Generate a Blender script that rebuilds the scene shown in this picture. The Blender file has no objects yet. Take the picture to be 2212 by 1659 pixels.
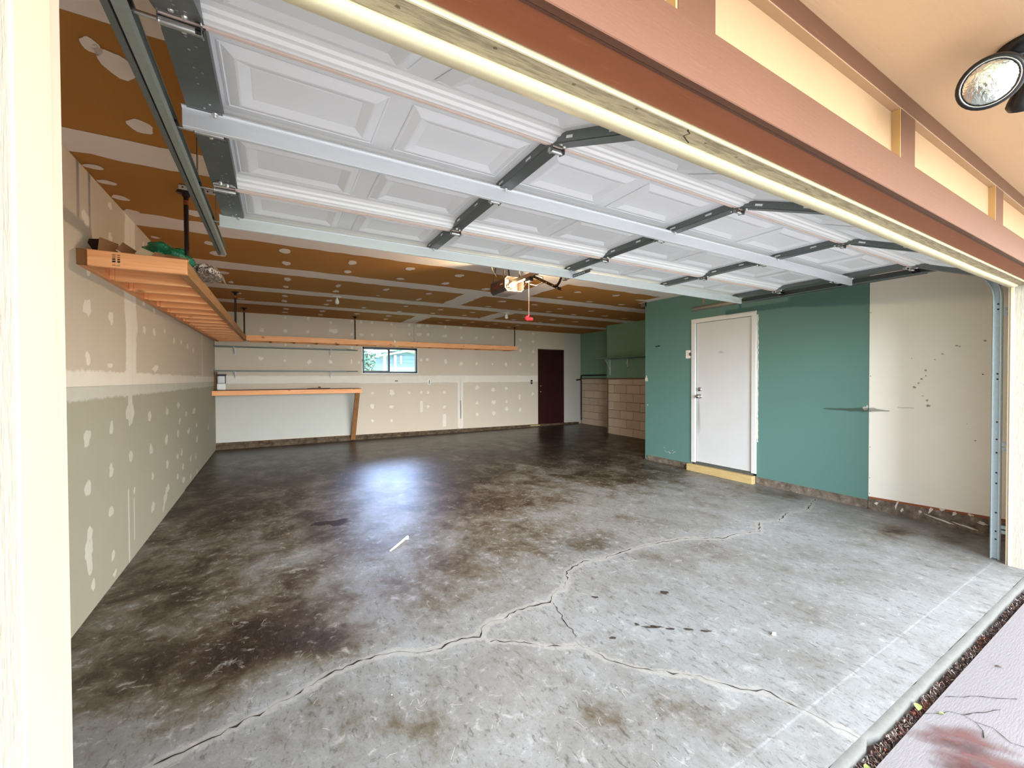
import bpy, bmesh, math, random
from mathutils import Vector, Matrix
import numpy as np
SC = bpy.context.scene
COL = SC.collection
PI = math.pi

# ------------------------------------------------------------------ camera
cam_d = bpy.data.cameras.new('camera')
cam = bpy.data.objects.new('camera', cam_d); COL.objects.link(cam)
yaw, pitch, roll = -0.52094943, -0.01319419, -0.00420678
cam.matrix_world = (Matrix.Translation((0, 0, 1.32)) @ Matrix.Rotation(yaw, 4, 'Z') @ Matrix.Rotation(pitch, 4, 'X')
                    @ Matrix.Rotation(PI / 2, 4, 'X') @ Matrix.Rotation(roll, 4, 'Z'))
cam_d.sensor_width = 36.0
cam_d.lens = 888.733 / 2212 * 36.0
cam_d.clip_start = 0.02
SC.camera = cam

# ------------------------------------------------------------------ world, sun, exposure
W = bpy.data.worlds.new('world'); SC.world = W; W.use_nodes = True
wn = W.node_tree; wn.nodes.clear()
wo = wn.nodes.new('ShaderNodeOutputWorld'); wb = wn.nodes.new('ShaderNodeBackground')
sky = wn.nodes.new('ShaderNodeTexSky'); sky.sky_type = 'NISHITA'; sky.sun_disc = False
sky.sun_elevation = math.radians(48); sky.sun_rotation = math.radians(100); sky.air_density = 1.0; sky.dust_density = 2.5
hs = wn.nodes.new('ShaderNodeHueSaturation'); hs.inputs['Saturation'].default_value = 0.42
wn.links.new(sky.outputs[0], hs.inputs['Color']); wn.links.new(hs.outputs[0], wb.inputs[0]); wn.links.new(wb.outputs[0], wo.inputs[0])
wb.inputs[1].default_value = 0.30
sun_d = bpy.data.lights.new('sun', 'SUN'); sun_d.energy = 3.2; sun_d.angle = math.radians(0.6); sun_d.color = (1, .98, .95)
sun = bpy.data.objects.new('sun', sun_d); COL.objects.link(sun)
sun.rotation_euler = Vector((0.92, -0.22, 0.95)).to_track_quat('Z', 'Y').to_euler()
# added fill lamp, out of view, lifts the interior through the open door
ad = bpy.data.lights.new('street_fill', 'AREA'); ad.shape = 'RECTANGLE'; ad.size = 22; ad.size_y = 11; ad.energy = 6000; ad.color = (.84, .93, 1.0)
al = bpy.data.objects.new('street_fill', ad); COL.objects.link(al); al.location = (-.5, -16, 5.5); al.rotation_euler = (math.radians(88), 0, 0)
# added lamp above the window view, makes the bluish glare on the floor
wd_ = bpy.data.lights.new('window_glare_lamp', 'AREA'); wd_.shape = 'RECTANGLE'; wd_.size = 4.5; wd_.size_y = 3.4; wd_.energy = 3700; wd_.color = (.42, .6, 1.0)
wl_ = bpy.data.objects.new('window_glare_lamp', wd_); COL.objects.link(wl_); wl_.location = (4.0, 18.5, 5.1)
wl_.rotation_euler = (Vector((4.0, 18.5, 5.1)) - Vector((2.27, 9.5, 1.75))).to_track_quat('Z', 'Y').to_euler()
SC.view_settings.view_transform = 'Standard'; SC.view_settings.look = 'None'
SC.view_settings.gamma = 1.0; SC.view_settings.use_curve_mapping = False
SC.view_settings.exposure = 1.96
SC.cycles.max_bounces = 14; SC.cycles.diffuse_bounces = 9; SC.cycles.glossy_bounces = 4
SC.cycles.transparent_max_bounces = 12; SC.cycles.sample_clamp_indirect = 6.0
SC.cycles.use_denoising = True

# ------------------------------------------------------------------ materials
def lin(c):
    return tuple(((x / 255) / 12.92 if x / 255 <= .04045 else (((x / 255) + .055) / 1.055) ** 2.4) for x in c)
class NT:
    def __init__(s, name):
        s.m = bpy.data.materials.new(name); s.m.use_nodes = True; s.t = s.m.node_tree
        s.b = s.t.nodes['Principled BSDF']; s.out = s.t.nodes['Material Output']
        s.tc = s.t.nodes.new('ShaderNodeTexCoord')
        s.pos = s.t.nodes.new('ShaderNodeNewGeometry').outputs['Position']
    def n(s, ty, **kw):
        x = s.t.nodes.new(ty)
        for k, v in kw.items():
            if k in x.inputs: x.inputs[k].default_value = v
            else: setattr(x, k, v)
        return x
    def l(s, a, b): s.t.links.new(a, b)
    def mapping(s, scale, vec=None, rot=(0, 0, 0)):
        m = s.n('ShaderNodeMapping'); m.inputs['Scale'].default_value = scale; m.inputs['Rotation'].default_value = rot
        s.l(vec or s.pos, m.inputs['Vector']); return m.outputs[0]
    def noise(s, scale, detail=4, rough=.55, vec=None, dist=0):
        x = s.n('ShaderNodeTexNoise'); x.inputs['Scale'].default_value = scale; x.inputs['Detail'].default_value = detail
        x.inputs['Roughness'].default_value = rough; x.inputs['Distortion'].default_value = dist
        s.l(vec or s.pos, x.inputs['Vector']); return x.outputs[0]
    def ramp(s, fac, stops, interp='LINEAR'):
        r = s.n('ShaderNodeValToRGB'); r.color_ramp.interpolation = interp
        e = r.color_ramp.elements
        while len(e) < len(stops): e.new(.5)
        for i, (p, c) in enumerate(stops):
            e[i].position = p; e[i].color = (*c, 1) if len(c) == 3 else c
        s.l(fac, r.inputs[0]); return r.outputs[0]
    def math(s, op, a, b=None, c=None, clamp=False):
        x = s.n('ShaderNodeMath'); x.operation = op; x.use_clamp = clamp
        for i, v in enumerate((a, b, c)):
            if v is None: continue
            if isinstance(v, (int, float)): x.inputs[i].default_value = v
            else: s.l(v, x.inputs[i])
        return x.outputs[0]
    def mix(s, fac, a, b, mode='MIX'):
        x = s.n('ShaderNodeMix'); x.data_type = 'RGBA'; x.blend_type = mode
        for k, v in ((0, fac), (6, a), (7, b)):
            if isinstance(v, (int, float)): x.inputs[k].default_value = v
            elif isinstance(v, tuple): x.inputs[k].default_value = (*v, 1) if len(v) == 3 else v
            else: s.l(v, x.inputs[k])
        return x.outputs[2]
    def bump(s, h, strength=.3, dist=.01):
        x = s.n('ShaderNodeBump'); x.inputs['Strength'].default_value = strength; x.inputs['Distance'].default_value = dist
        s.l(h, x.inputs['Height']); s.l(x.outputs[0], s.b.inputs['Normal'])
    def set(s, rough=None, metal=None, color=None, spec=None):
        if rough is not None:
            if isinstance(rough, (int, float)): s.b.inputs['Roughness'].default_value = rough
            else: s.l(rough, s.b.inputs['Roughness'])
        if metal is not None: s.b.inputs['Metallic'].default_value = metal
        if spec is not None: s.b.inputs['Specular IOR Level'].default_value = spec
        if color is not None:
            if isinstance(color, tuple): s.b.inputs['Base Color'].default_value = (*color, 1)
            else: s.l(color, s.b.inputs['Base Color'])
        return s.m
MAT = {}
def plain(name, c, rough=.6, metal=0., var=.12, scale=6, bump=0, spec=.5):
    s = NT(name); c = lin(c)
    f = s.noise(scale, 5)
    col = s.mix(f, tuple(x * (1 - var) for x in c), tuple(min(1, x * (1 + var)) for x in c))
    if bump: s.bump(s.noise(scale * 25, 3), bump, .004)
    MAT[name] = s.set(rough, metal, col, spec); return MAT[name]

def wood(name, light, dark, axis, rough=.6, knots=True, grain=1.0):
    s = NT(name)
    sc = [22., 22., 22.]; sc[axis] = 1.3
    v = s.mapping(tuple(sc)); f = s.noise(1.6, 6, .6, v, dist=.8)
    v2 = s.mapping(tuple(x * 3 if i != axis else x for i, x in enumerate(sc))); g = s.noise(2.5, 4, .6, v2)
    f = s.math('MULTIPLY_ADD', g, .45 * grain, s.math('MULTIPLY', f, .62))
    col = s.ramp(f, [(.3, lin(dark)), (.62, lin(light))])
    big = s.noise(1.1, 2); col = s.mix(s.math('MULTIPLY', big, .35), col, lin(dark))
    if knots:
        vk = [7., 7., 7.]; vk[axis] = 3.4
        vo = s.n('ShaderNodeTexVoronoi'); vo.inputs['Scale'].default_value = 1.0; s.l(s.mapping(tuple(vk)), vo.inputs['Vector'])
        k = s.ramp(vo.outputs['Distance'], [(.055, (1, 1, 1)), (.13, (0, 0, 0))])
        col = s.mix(s.math('MULTIPLY', k, .75), col, tuple(x * .35 for x in lin(dark)))
    s.bump(f, .15, .004)
    MAT[name] = s.set(rough, 0, col, .35); return MAT[name]

# drywall paper (left / back walls) with soft stains
def drywall(name, c1, c2, zmix=None):
    s = NT(name)
    f = s.noise(.9, 3); g = s.noise(5, 4)
    col = s.mix(f, lin(c1), lin(c2))
    col = s.mix(s.math('MULTIPLY', g, .16), col, tuple(x * .6 for x in lin(c2)))
    s.bump(s.noise(160, 2), .06, .002)
    MAT[name] = s.set(.85, 0, col, .25); return MAT[name]
drywall('drywall_tan', (204, 187, 164), (196, 179, 156))
drywall('drywall_back', (214, 197, 176), (205, 189, 169))
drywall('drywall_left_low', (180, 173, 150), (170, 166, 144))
drywall('primed', (200, 197, 186), (192, 189, 178))
drywall('drywall_white', (238, 236, 226), (230, 228, 216))
s = NT('ceiling_board')
f = s.noise(.8, 4); g = s.noise(260, 2, .5)
col = s.mix(f, lin((172, 116, 54)), lin((194, 138, 70)))
col = s.mix(s.math('MULTIPLY', g, .22), col, lin((96, 56, 22)))
s.bump(s.noise(60, 2), .05, .002)
MAT['ceiling_board'] = s.set(.8, 0, col, .25)

s = NT('green_paint')
f = s.noise(.8, 3); g = s.noise(90, 2)
col = s.mix(f, lin((88, 124, 117)), lin((83, 120, 115)))
col = s.mix(s.math('MULTIPLY', g, .15), col, lin((120, 156, 142)))
s.bump(s.noise(140, 2), .08, .002)
MAT['green_paint'] = s.set(.6, 0, col, .35)
s = NT('green_paint_lifted')  # same wall green, light for the dim back corner put into the colour
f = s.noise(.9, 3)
MAT['green_paint_lifted'] = s.set(.6, 0, s.mix(f, lin((124, 160, 138)), lin((114, 150, 130))), .3)

def mudwall(name, c1, c2, mud, k=.30, w=.07, nz=24):
    s = NT(name)
    f = s.noise(.9, 3); g = s.noise(5, 4)
    col = s.mix(f, lin(c1), lin(c2)); col = s.mix(s.math('MULTIPLY', g, .16), col, tuple(x * .6 for x in lin(c2)))
    at = s.n('ShaderNodeAttribute'); at.attribute_name = 'a'
    nn = s.math('ADD', s.math('MULTIPLY_ADD', s.noise(nz, 5, .65), k, -.5 * k), s.math('MULTIPLY_ADD', s.noise(5, 3), k, -.5 * k))
    a = s.ramp(s.math('ADD', at.outputs['Fac'], nn), [(.5 - w, (0, 0, 0)), (.5 + w, (1, 1, 1))])
    m1 = s.mix(s.noise(8, 4), tuple(x * .90 for x in lin(mud)), lin(mud))
    a = s.math('MULTIPLY', a, s.math('MULTIPLY_ADD', s.noise(3.5, 3), .5, .55), clamp=True)
    s.bump(s.math('ADD', s.math('MULTIPLY', s.noise(160, 2), .2), a), .12, .002)
    MAT[name] = s.set(.85, 0, s.mix(a, col, m1), .25); return MAT[name]
mudwall('mud_tan', (212, 198, 178), (202, 188, 168), (242, 234, 220), .42)
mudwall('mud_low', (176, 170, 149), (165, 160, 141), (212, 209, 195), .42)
mudwall('mud_back', (212, 195, 173), (203, 187, 166), (234, 224, 210), .34)
# joint compound: feathered edges through an attribute
def compound(name, c, feather=.55, nz=18, opac=1.0, rough=.8, soft=False):
    s = NT(name)
    at = s.n('ShaderNodeAttribute'); at.attribute_name = 'a'
    nz_ = s.noise(nz, 5, .65)
    a = s.math('MULTIPLY_ADD', at.outputs['Fac'], 1.25, s.math('MULTIPLY_ADD', nz_, feather, -.5))
    a = s.ramp(a, [(.12 if soft else .28, (0, 0, 0)), (.95 if soft else .5, (opac,) * 3)])
    tr = s.n('ShaderNodeBsdfTransparent'); mx = s.n('ShaderNodeMixShader')
    s.l(a, mx.inputs[0]); s.l(tr.outputs[0], mx.inputs[1]); s.l(s.b.outputs[0], mx.inputs[2]); s.l(mx.outputs[0], s.out.inputs[0])
    g = s.noise(7, 4)
    col = s.mix(g, tuple(x * .93 for x in lin(c)), lin(c))
    MAT[name] = s.set(rough, 0, col, .2); return MAT[name]
compound('mud_wall', (252, 244, 232), .6, 22, .62)
compound('mud_left', (240, 235, 222), .6, 22, .75)
compound('mud_ceiling', (244, 232, 222), .35, 20, .95)
compound('tape_ceiling', (240, 228, 220), .25, 9, 1.0)
compound('tape_wall', (250, 238, 222), .6, 9, .6)
compound('tape_low', (214, 212, 196), .5, 5, .35)
compound('stain_dark', (60, 48, 38), .5, 14, .8)
compound('stain_soft', (70, 66, 52), .7, 12, .42, soft=True)
compound('stain_oil', (26, 18, 17), .5, 10, .92, .3)
compound('stain_faint', (110, 100, 88), .7, 12, .3, soft=True)
compound('stain_rust', (112, 76, 72), 1.0, 14, .75, soft=True)
compound('crack_pale', (186, 176, 160), .8, 22, .62)
compound('crack_dark', (40, 33, 27), .7, 60, 1.0)
compound('chalk', (168, 156, 140), .9, 10, .6)
compound('floor_dark', (58, 46, 34), 1.1, 5, .62, .45)
compound('floor_pale', (172, 168, 162), 1.1, 4, .5, .6)

# galvanised steel
def galv(name, c, rough, metal=.85, dark=.7):
    s = NT(name); c = lin(c)
    v = s.mapping((14, 60, 60)); f = s.noise(1.2, 5, .6, v); g = s.noise(9, 4)
    col = s.mix(f, tuple(x * dark for x in c), c)
    rr = s.math('MULTIPLY_ADD', g, .25, rough - .12)
    MAT[name] = s.set(rr, metal, col, .5)
galv('galvanised', (232, 237, 240), .36, .2, .9)
galv('galv_dark', (120, 126, 124), .42, .6)
galv('track_steel', (168, 176, 168), .4, .5)
galv('track_right', (196, 208, 212), .45, .55)
plain('door_white', (236, 239, 242), .42, 0, .03, 3)
plain('door_rail_white', (250, 252, 253), .35, 0, .03, 3)
plain('seal_tan', (226, 206, 194), .55, 0, .1, 30)
plain('chrome', (210, 210, 214), .18, 1, .02)
plain('bolt_zinc', (226, 228, 226), .25, .9, .02)
plain('black_plastic', (20, 20, 22), .4, 0, .1)
plain('black_metal', (28, 28, 32), .35, .5, .15)
plain('dark_iron', (46, 30, 30), .4, .5, .2, 12)
plain('opener_brown', (70, 60, 62), .4, 0, .1, 8)
plain('opener_bottom', (104, 98, 100), .45, 0, .08, 8)
plain('opener_inside', (52, 44, 40), .6)
plain('badge_red', (112, 52, 50), .5)
plain('white_paint', (200, 201, 202), .42, 0, .04, 4)
plain('white_trim', (212, 212, 212), .4, 0, .03, 4)
plain('white_plastic', (230, 228, 222), .4, 0, .03)
plain('maroon_paint', (46, 14, 12), .4, 0, .2, 2)
plain('shelf_green', (92, 100, 94), .45, 0, .1)
plain('shelf_green2', (92, 122, 102), .5, 0, .1)
plain('cream_paint', (208, 198, 160), .55, 0, .05, 3, .05)
plain('cream_inner', (222, 212, 176), .5, 0, .05, 3)
plain('cream_panel', (164, 130, 96), .65, 0, .06, 5, .12)
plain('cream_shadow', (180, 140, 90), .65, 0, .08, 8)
plain('red_plastic', (226, 44, 58), .35, 0, .05)
plain('cord', (206, 160, 140), .7)
plain('porcelain', (222, 214, 204), .35)
plain('leaf_green', (140, 156, 88), .5, 0, .2, 60)
plain('twig', (196, 188, 172), .8, 0, .2, 60)
plain('litter_dark', (84, 66, 60), .85, 0, .5, 90)
plain('litter_rust', (140, 84, 62), .8, 0, .4, 90)
plain('litter_pale', (170, 156, 146), .8, 0, .3, 90)
plain('soil', (62, 50, 46), .95, 0, .5, 70, .5)
plain('cardboard', (176, 128, 90), .8, 0, .1)
plain('cardboard_dark', (150, 104, 72), .8, 0, .1)
plain('cardboard_edge', (214, 196, 170), .8)
plain('white_card', (226, 222, 214), .7)
plain('chalk_line', (222, 220, 226), .7)
plain('copper', (150, 90, 60), .4, .6)
s = NT('green_film'); f = s.noise(25, 4); s.bump(s.noise(18, 4, .7), 1.0, .02)
MAT['green_film'] = s.set(.18, 0, s.mix(f, lin((10, 84, 60)), lin((20, 130, 92))), .6)
s = NT('foam'); vo = s.n('ShaderNodeTexVoronoi'); vo.inputs['Scale'].default_value = 130; s.l(s.pos, vo.inputs['Vector'])
MAT['foam'] = s.set(.9, 0, s.ramp(vo.outputs['Color'], [(.3, lin((70, 58, 54))), (.5, lin((140, 124, 112))), (.75, lin((206, 198, 190)))]), .2)

for ax, nm in ((0, 'x'), (1, 'y'), (2, 'z')):
    wood('pine_' + nm, (255, 188, 134), (228, 146, 86), ax)
wood('pine_old', (156, 106, 60), (104, 64, 32), 2)
wood('pine_beam', (196, 148, 98), (150, 104, 60), 1)
wood('step_wood', (200, 176, 124), (168, 140, 90), 1, .6, False)
wood('ply_dark', (110, 66, 44), (70, 40, 26), 0, .6, False)

# rough-sawn cedar paint (header and jamb trim)
def sawn(name, c, axis, amp=.35):
    s = NT(name); sc = [45., 160., 160.]
    if axis == 2: sc = [160., 160., 22.]
    if axis == 0: sc = [14., 130., 130.]
    f = s.noise(1.0, 5, .65, s.mapping(tuple(sc)))
    col = s.mix(s.ramp(f, [(.38, (1, 1, 1)), (.56, (0, 0, 0))]), lin(c), tuple(x * (1 - amp) for x in lin(c)))
    s.bump(f, .6, .004)
    MAT[name] = s.set(.75, 0, col, .2)
sawn('cream_sawn_x', (184, 171, 138), 0, .38)
sawn('grey_sawn_z', (186, 178, 162), 2, .14)
def brown(name, c, c2):
    s = NT(name); f = s.noise(3, 5); g = s.noise(1, 4, .7, s.mapping((9, 70, 70)))
    col = s.mix(f, lin(c), lin(c2))
    col = s.mix(s.ramp(g, [(.62, (0, 0, 0)), (.74, (.55,) * 3)]), col, tuple(min(1, x * 1.5) for x in lin(c)))
    s.bump(g, .25, .003)
    MAT[name] = s.set(.55, 0, col, .35)
brown('brown_paint', (99, 63, 44), (91, 58, 41))
brown('brown_under', (148, 87, 56), (134, 78, 48))
s = NT('soffit_paint'); f = s.noise(1, 4, .6, s.mapping((6, 60, 6))); g = s.noise(2, 3)
s.bump(f, .2, .003)
MAT['soffit_paint'] = s.set(.6, 0, s.mix(g, lin((206, 171, 134)), lin((197, 162, 126))), .4)

# concrete floor
s = NT('concrete_floor')
sep = s.n('ShaderNodeSeparateXYZ'); s.l(s.pos, sep.inputs[0])
X, Y = sep.outputs[0], sep.outputs[1]
n1 = s.noise(.75, 5, .6); n2 = s.noise(3.2, 6, .68, s.mapping((1, .8, 1)), dist=.5); n3 = s.noise(17, 5, .7, dist=.6); n4 = s.noise(85, 4, .7)
# dirt: slow stains and darkening toward the back (attribute 'a'), broken up by noise
at = s.n('ShaderNodeAttribute'); at.attribute_name = 'a'
d = s.math('ADD', at.outputs['Fac'], s.math('MULTIPLY_ADD', n1, .85, -.42))
d = s.math('ADD', d, s.math('MULTIPLY_ADD', n2, 1.25, -.63))
d = s.math('ADD', d, s.math('MULTIPLY_ADD', n3, .50, -.25))
col = s.ramp(d, [(.0, lin((137, 139, 139))), (.42, lin((116, 115, 111))), (.62, lin((92, 84, 72))), (.8, lin((58, 47, 36))), (1., lin((38, 28, 19)))])
fk = s.noise(1.0, 5, .7, s.mapping((46, 19, 30), rot=(0, 0, .5)), dist=.5)
col = s.mix(s.ramp(fk, [(.55, (0, 0, 0)), (.66, (.6,) * 3)]), col, lin((66, 60, 54)))
col = s.mix(s.ramp(fk, [(.30, (.14,) * 3), (.40, (0, 0, 0))]), col, lin((190, 188, 184)))
col = s.mix(s.ramp(n4, [(.55, (0, 0, 0)), (.68, (.4,) * 3)]), col, lin((74, 66, 58)))
cat = s.n('ShaderNodeAttribute'); cat.attribute_name = 'c'
ca = s.math('ADD', cat.outputs['Fac'], s.math('ADD', s.math('MULTIPLY_ADD', s.noise(26, 5, .7), .7, -.35), s.math('MULTIPLY_ADD', s.noise(6, 3), .6, -.3)))
col = s.mix(s.ramp(ca, [(.46, (0, 0, 0)), (.66, (.55,) * 3)]), col, lin((158, 155, 148)))
col = s.mix(s.ramp(n3, [(.3, (.3,) * 3), (.42, (0, 0, 0))]), col, lin((196, 192, 186)))
rg = s.math('MULTIPLY_ADD', n2, .28, .30)
rg = s.math('ADD', rg, s.math('MULTIPLY_ADD', Y, -.03, .10))
rg = s.math('MAXIMUM', rg, .29)
s.bump(s.math('ADD', s.math('MULTIPLY', n4, .5), n3), .16, .006)
MAT['concrete_floor'] = s.set(rg, 0, col, .25)
s = NT('driveway'); a = s.noise(3, 5); b = s.noise(1, 4, .6, s.mapping((30, 160, 30)))
col = s.mix(a, lin((130, 126, 128)), lin((120, 117, 118))); col = s.mix(s.math('MULTIPLY', b, .35), col, lin((120, 116, 116)))
s.bump(b, .3, .004); MAT['driveway'] = s.set(.8, 0, col, .3)
s = NT('kerb'); a = s.noise(14, 6, .7)
s.bump(a, .6, .02)
MAT['kerb'] = s.set(.8, 0, s.ramp(a, [(.3, lin((70, 58, 48))), (.6, lin((122, 110, 98))), (.75, lin((170, 160, 150)))]), .3)
s = NT('kerb_dark'); a = s.noise(12, 6, .7)
MAT['kerb_dark'] = s.set(.8, 0, s.ramp(a, [(.35, lin((52, 38, 26))), (.7, lin((110, 92, 68)))]), .3)
plain('nosing', (98, 97, 92), .85, 0, .25, 60, .6)
s = NT('cmu'); a = s.noise(60, 4, .7); oi = s.n('ShaderNodeObjectInfo')
col = s.mix(oi.outputs['Random'], lin((224, 204, 182)), lin((206, 188, 166)))
col = s.mix(s.math('MULTIPLY', a, .3), col, lin((108, 92, 78))); s.bump(a, .4, .004)
MAT['cmu'] = s.set(.9, 0, col, .2)
plain('mortar', (104, 88, 74), .9, 0, .1, 30)
s = NT('glass'); MAT['glass'] = s.set(.02, 0, (1., 1., 1.)); s.b.inputs['Transmission Weight'].default_value = 1; s.b.inputs['IOR'].default_value = 1.12
s = NT('lens_glass'); vo = s.noise(40, 3, dist=1); s.bump(vo, .35, .01); MAT['lens_glass'] = s.set(.08, .9, lin((225, 230, 225)))
plain('siding_blue', (120, 142, 180), .7, 0, .05)
plain('siding_pale', (150, 176, 180), .7, 0, .04)
plain('eave_cream', (236, 228, 196), .6, 0, .04)
s = NT('foliage'); f = s.noise(6, 4); MAT['foliage'] = s.set(.6, 0, s.mix(f, lin((96, 140, 130)), lin((140, 180, 170))), .3)
plain('bark', (96, 78, 62), .9, 0, .2)
plain('grass', (96, 128, 66), .9, 0, .2, 20)
plain('roof_shingle', (90, 84, 80), .9, 0, .2, 20)
def emit(name, c, st):
    s = NT(name); s.b.inputs['Emission Color'].default_value = (*lin(c), 1); s.b.inputs['Emission Strength'].default_value = st
    MAT[name] = s.set(.3, 0, lin(c))
emit('bulb_lit', (255, 214, 150), 7.0)
s = NT('bulb_off'); MAT['bulb_off'] = s.set(.15, 0, lin((236, 234, 230)), .6)

# ------------------------------------------------------------------ mesh builder
rnd = random.Random(7)
class MB:
    def __init__(s): s.v = []; s.f = []; s.mi = []; s.sm = []; s.a = []
    def add(s, vs, fs, mi=0, smooth=False, a=None):
        o = len(s.v); s.v += [tuple(v) for v in vs]
        s.f += [tuple(i + o for i in f) for f in fs]; s.mi += [mi] * len(fs); s.sm += [smooth] * len(fs)
        s.a += list(a) if a is not None else [1.0] * len(vs)
        return s
    def box(s, a, b, mi=0, skip=()):
        x0, y0, z0 = a; x1, y1, z1 = b
        vs = [(x0, y0, z0), (x1, y0, z0), (x1, y1, z0), (x0, y1, z0), (x0, y0, z1), (x1, y0, z1), (x1, y1, z1), (x0, y1, z1)]
        return s.add(vs, [(0, 3, 2, 1), (4, 5, 6, 7), (0, 1, 5, 4), (1, 2, 6, 5), (2, 3, 7, 6), (3, 0, 4, 7)], mi)
    def bbox(s, a, b, c=.003, mi=0):
        """box with chamfered edges"""
        x0, y0, z0 = a; x1, y1, z1 = b
        bm = bmesh.new(); bmesh.ops.create_cube(bm, size=1)
        for v in bm.verts: v.co = Vector(((x0 + x1) / 2 + v.co.x * (x1 - x0), (y0 + y1) / 2 + v.co.y * (y1 - y0), (z0 + z1) / 2 + v.co.z * (z1 - z0)))
        c = min(c, abs(x1 - x0) / 3, abs(y1 - y0) / 3, abs(z1 - z0) / 3)
        bmesh.ops.bevel(bm, geom=bm.edges[:], offset=c, segments=1, affect='EDGES')
        bm.verts.index_update()
        s.add([v.co[:] for v in bm.verts], [[v.index for v in f.verts] for f in bm.faces], mi); bm.free(); return s
    def hexa(s, p, mi=0):
        """8 corner points: bottom 4 ccw, top 4"""
        return s.add(p, [(0, 3, 2, 1), (4, 5, 6, 7), (0, 1, 5, 4), (1, 2, 6, 5), (2, 3, 7, 6), (3, 0, 4, 7)], mi)
    def beam(s, p, q, w, h, up=(0, 0, 1), mi=0):
        p, q = Vector(p), Vector(q); d = (q - p).normalized(); u = Vector(up)
        r = d.cross(u).normalized(); u = r.cross(d).normalized()
        P = []
        for c in (p, q):
            P += [c - r * w / 2 - u * h / 2, c + r * w / 2 - u * h / 2, c + r * w / 2 + u * h / 2, c - r * w / 2 + u * h / 2]
        return s.add(P, [(0, 1, 2, 3), (7, 6, 5, 4), (0, 4, 5, 1), (1, 5, 6, 2), (2, 6, 7, 3), (3, 7, 4, 0)], mi)
    def tube(s, pts, r, n=10, mi=0, cap=True, smooth=True, rs=None):
        pts = [Vector(p) for p in pts]; rings = []; prev = None
        for i, p in enumerate(pts):
            d = (pts[min(i + 1, len(pts) - 1)] - pts[max(i - 1, 0)])
            if d.length < 1e-9: d = Vector((0, 0, 1))
            d.normalize()
            if prev is None:
                a = Vector((0, 0, 1)) if abs(d.z) < .9 else Vector((1, 0, 0))
                u = d.cross(a).normalized()
            else:
                u = (prev - d * prev.dot(d)).normalized()
            prev = u; w = d.cross(u); rr = rs[i] if rs else r
            rings.append([p + (u * math.cos(2 * PI * k / n) + w * math.sin(2 * PI * k / n)) * rr for k in range(n)])
        V = [v for ring in rings for v in ring]
        F = [(i * n + k, i * n + (k + 1) % n, (i + 1) * n + (k + 1) % n, (i + 1) * n + k) for i in range(len(pts) - 1) for k in range(n)]
        s.add(V, F, mi, smooth)
        if cap:
            s.add(rings[0], [tuple(range(n - 1, -1, -1))], mi); s.add(rings[-1], [tuple(range(n))], mi)
        return s
    def lathe(s, prof, origin, axis=(0, 0, 1), n=20, mi=0, smooth=True):
        """prof: list of (r, h) along axis"""
        ax = Vector(axis).normalized(); a = Vector((0, 0, 1)) if abs(ax.z) < .9 else Vector((1, 0, 0))
        u = ax.cross(a).normalized(); w = ax.cross(u); o = Vector(origin); V = []
        for r, h in prof:
            for k in range(n): V.append(o + ax * h + (u * math.cos(2 * PI * k / n) + w * math.sin(2 * PI * k / n)) * max(r, 1e-5))
        F = [(i * n + k, i * n + (k + 1) % n, (i + 1) * n + (k + 1) % n, (i + 1) * n + k) for i in range(len(prof) - 1) for k in range(n)]
        return s.add(V, F, mi, smooth)
    def blob(s, plane, c, ru, rv, jit=.22, n=18, off=.0, ang=0, fe=1.55):
        """irregular feathered patch on a plane: plane(u, v) -> world point, c=(u,v)"""
        n = max(n, 18); ph = [(k, rnd.uniform(0, 6.3), rnd.uniform(.4, 1)) for k in (1, 2, 3, 5)]
        R = [1 + jit * .62 * sum(math.sin(k * 2 * PI * i / n + p) * q for k, p, q in ph) for i in range(n)]
        V = [plane(*c)]; A = [1.0]
        for k2, aa in (((.30, .85), (1.45, 0.0)) if fe > 2 else ((.78, 1.0), (fe * .72, 0.0))):
            for k in range(n):
                t = 2 * PI * k / n
                x, y = ru * R[k] * k2 * math.cos(t), rv * R[k] * k2 * math.sin(t)
                V.append(plane(c[0] + x * math.cos(ang) - y * math.sin(ang), c[1] + x * math.sin(ang) + y * math.cos(ang))); A.append(aa)
        F = [(0, 1 + k, 1 + (k + 1) % n) for k in range(n)] + [(1 + k, 1 + n + k, 1 + n + (k + 1) % n, 1 + (k + 1) % n) for k in range(n)]
        return s.add(V, F, 0, False, A)
    def ribbon(s, plane, pts, w, jit=.25, step=.06, fe=.5):
        """feathered strip along a polyline (u,v); w half width (number or list)"""
        P = []; Wd = []
        ws = w if isinstance(w, (list, tuple)) else [w] * len(pts)
        for i in range(len(pts) - 1):
            a, b = Vector(pts[i]), Vector(pts[i + 1]); m = max(1, int((b - a).length / step))
            for k in range(m): P.append(a.lerp(b, k / m)); Wd.append(ws[i] + (ws[i + 1] - ws[i]) * k / m)
        P.append(Vector(pts[-1])); Wd.append(ws[-1]); V = []; A = []
        for i, p in enumerate(P):
            d = (P[min(i + 1, len(P) - 1)] - P[max(i - 1, 0)]).normalized(); nn = Vector((-d.y, d.x))
            ww = Wd[i]; j = 1 + rnd.uniform(-jit, jit); j2 = 1 + rnd.uniform(-jit, jit)
            for o, aa in ((-ww * j * (1 + fe), 0), (-ww * j, 1), (ww * j2, 1), (ww * j2 * (1 + fe), 0)):
                q = p + nn * o; V.append(plane(q.x, q.y)); A.append(aa)
        F = [(i * 4 + k, i * 4 + k + 1, (i + 1) * 4 + k + 1, (i + 1) * 4 + k) for i in range(len(P) - 1) for k in range(3)]
        return s.add(V, F, 0, False, A)
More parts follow.
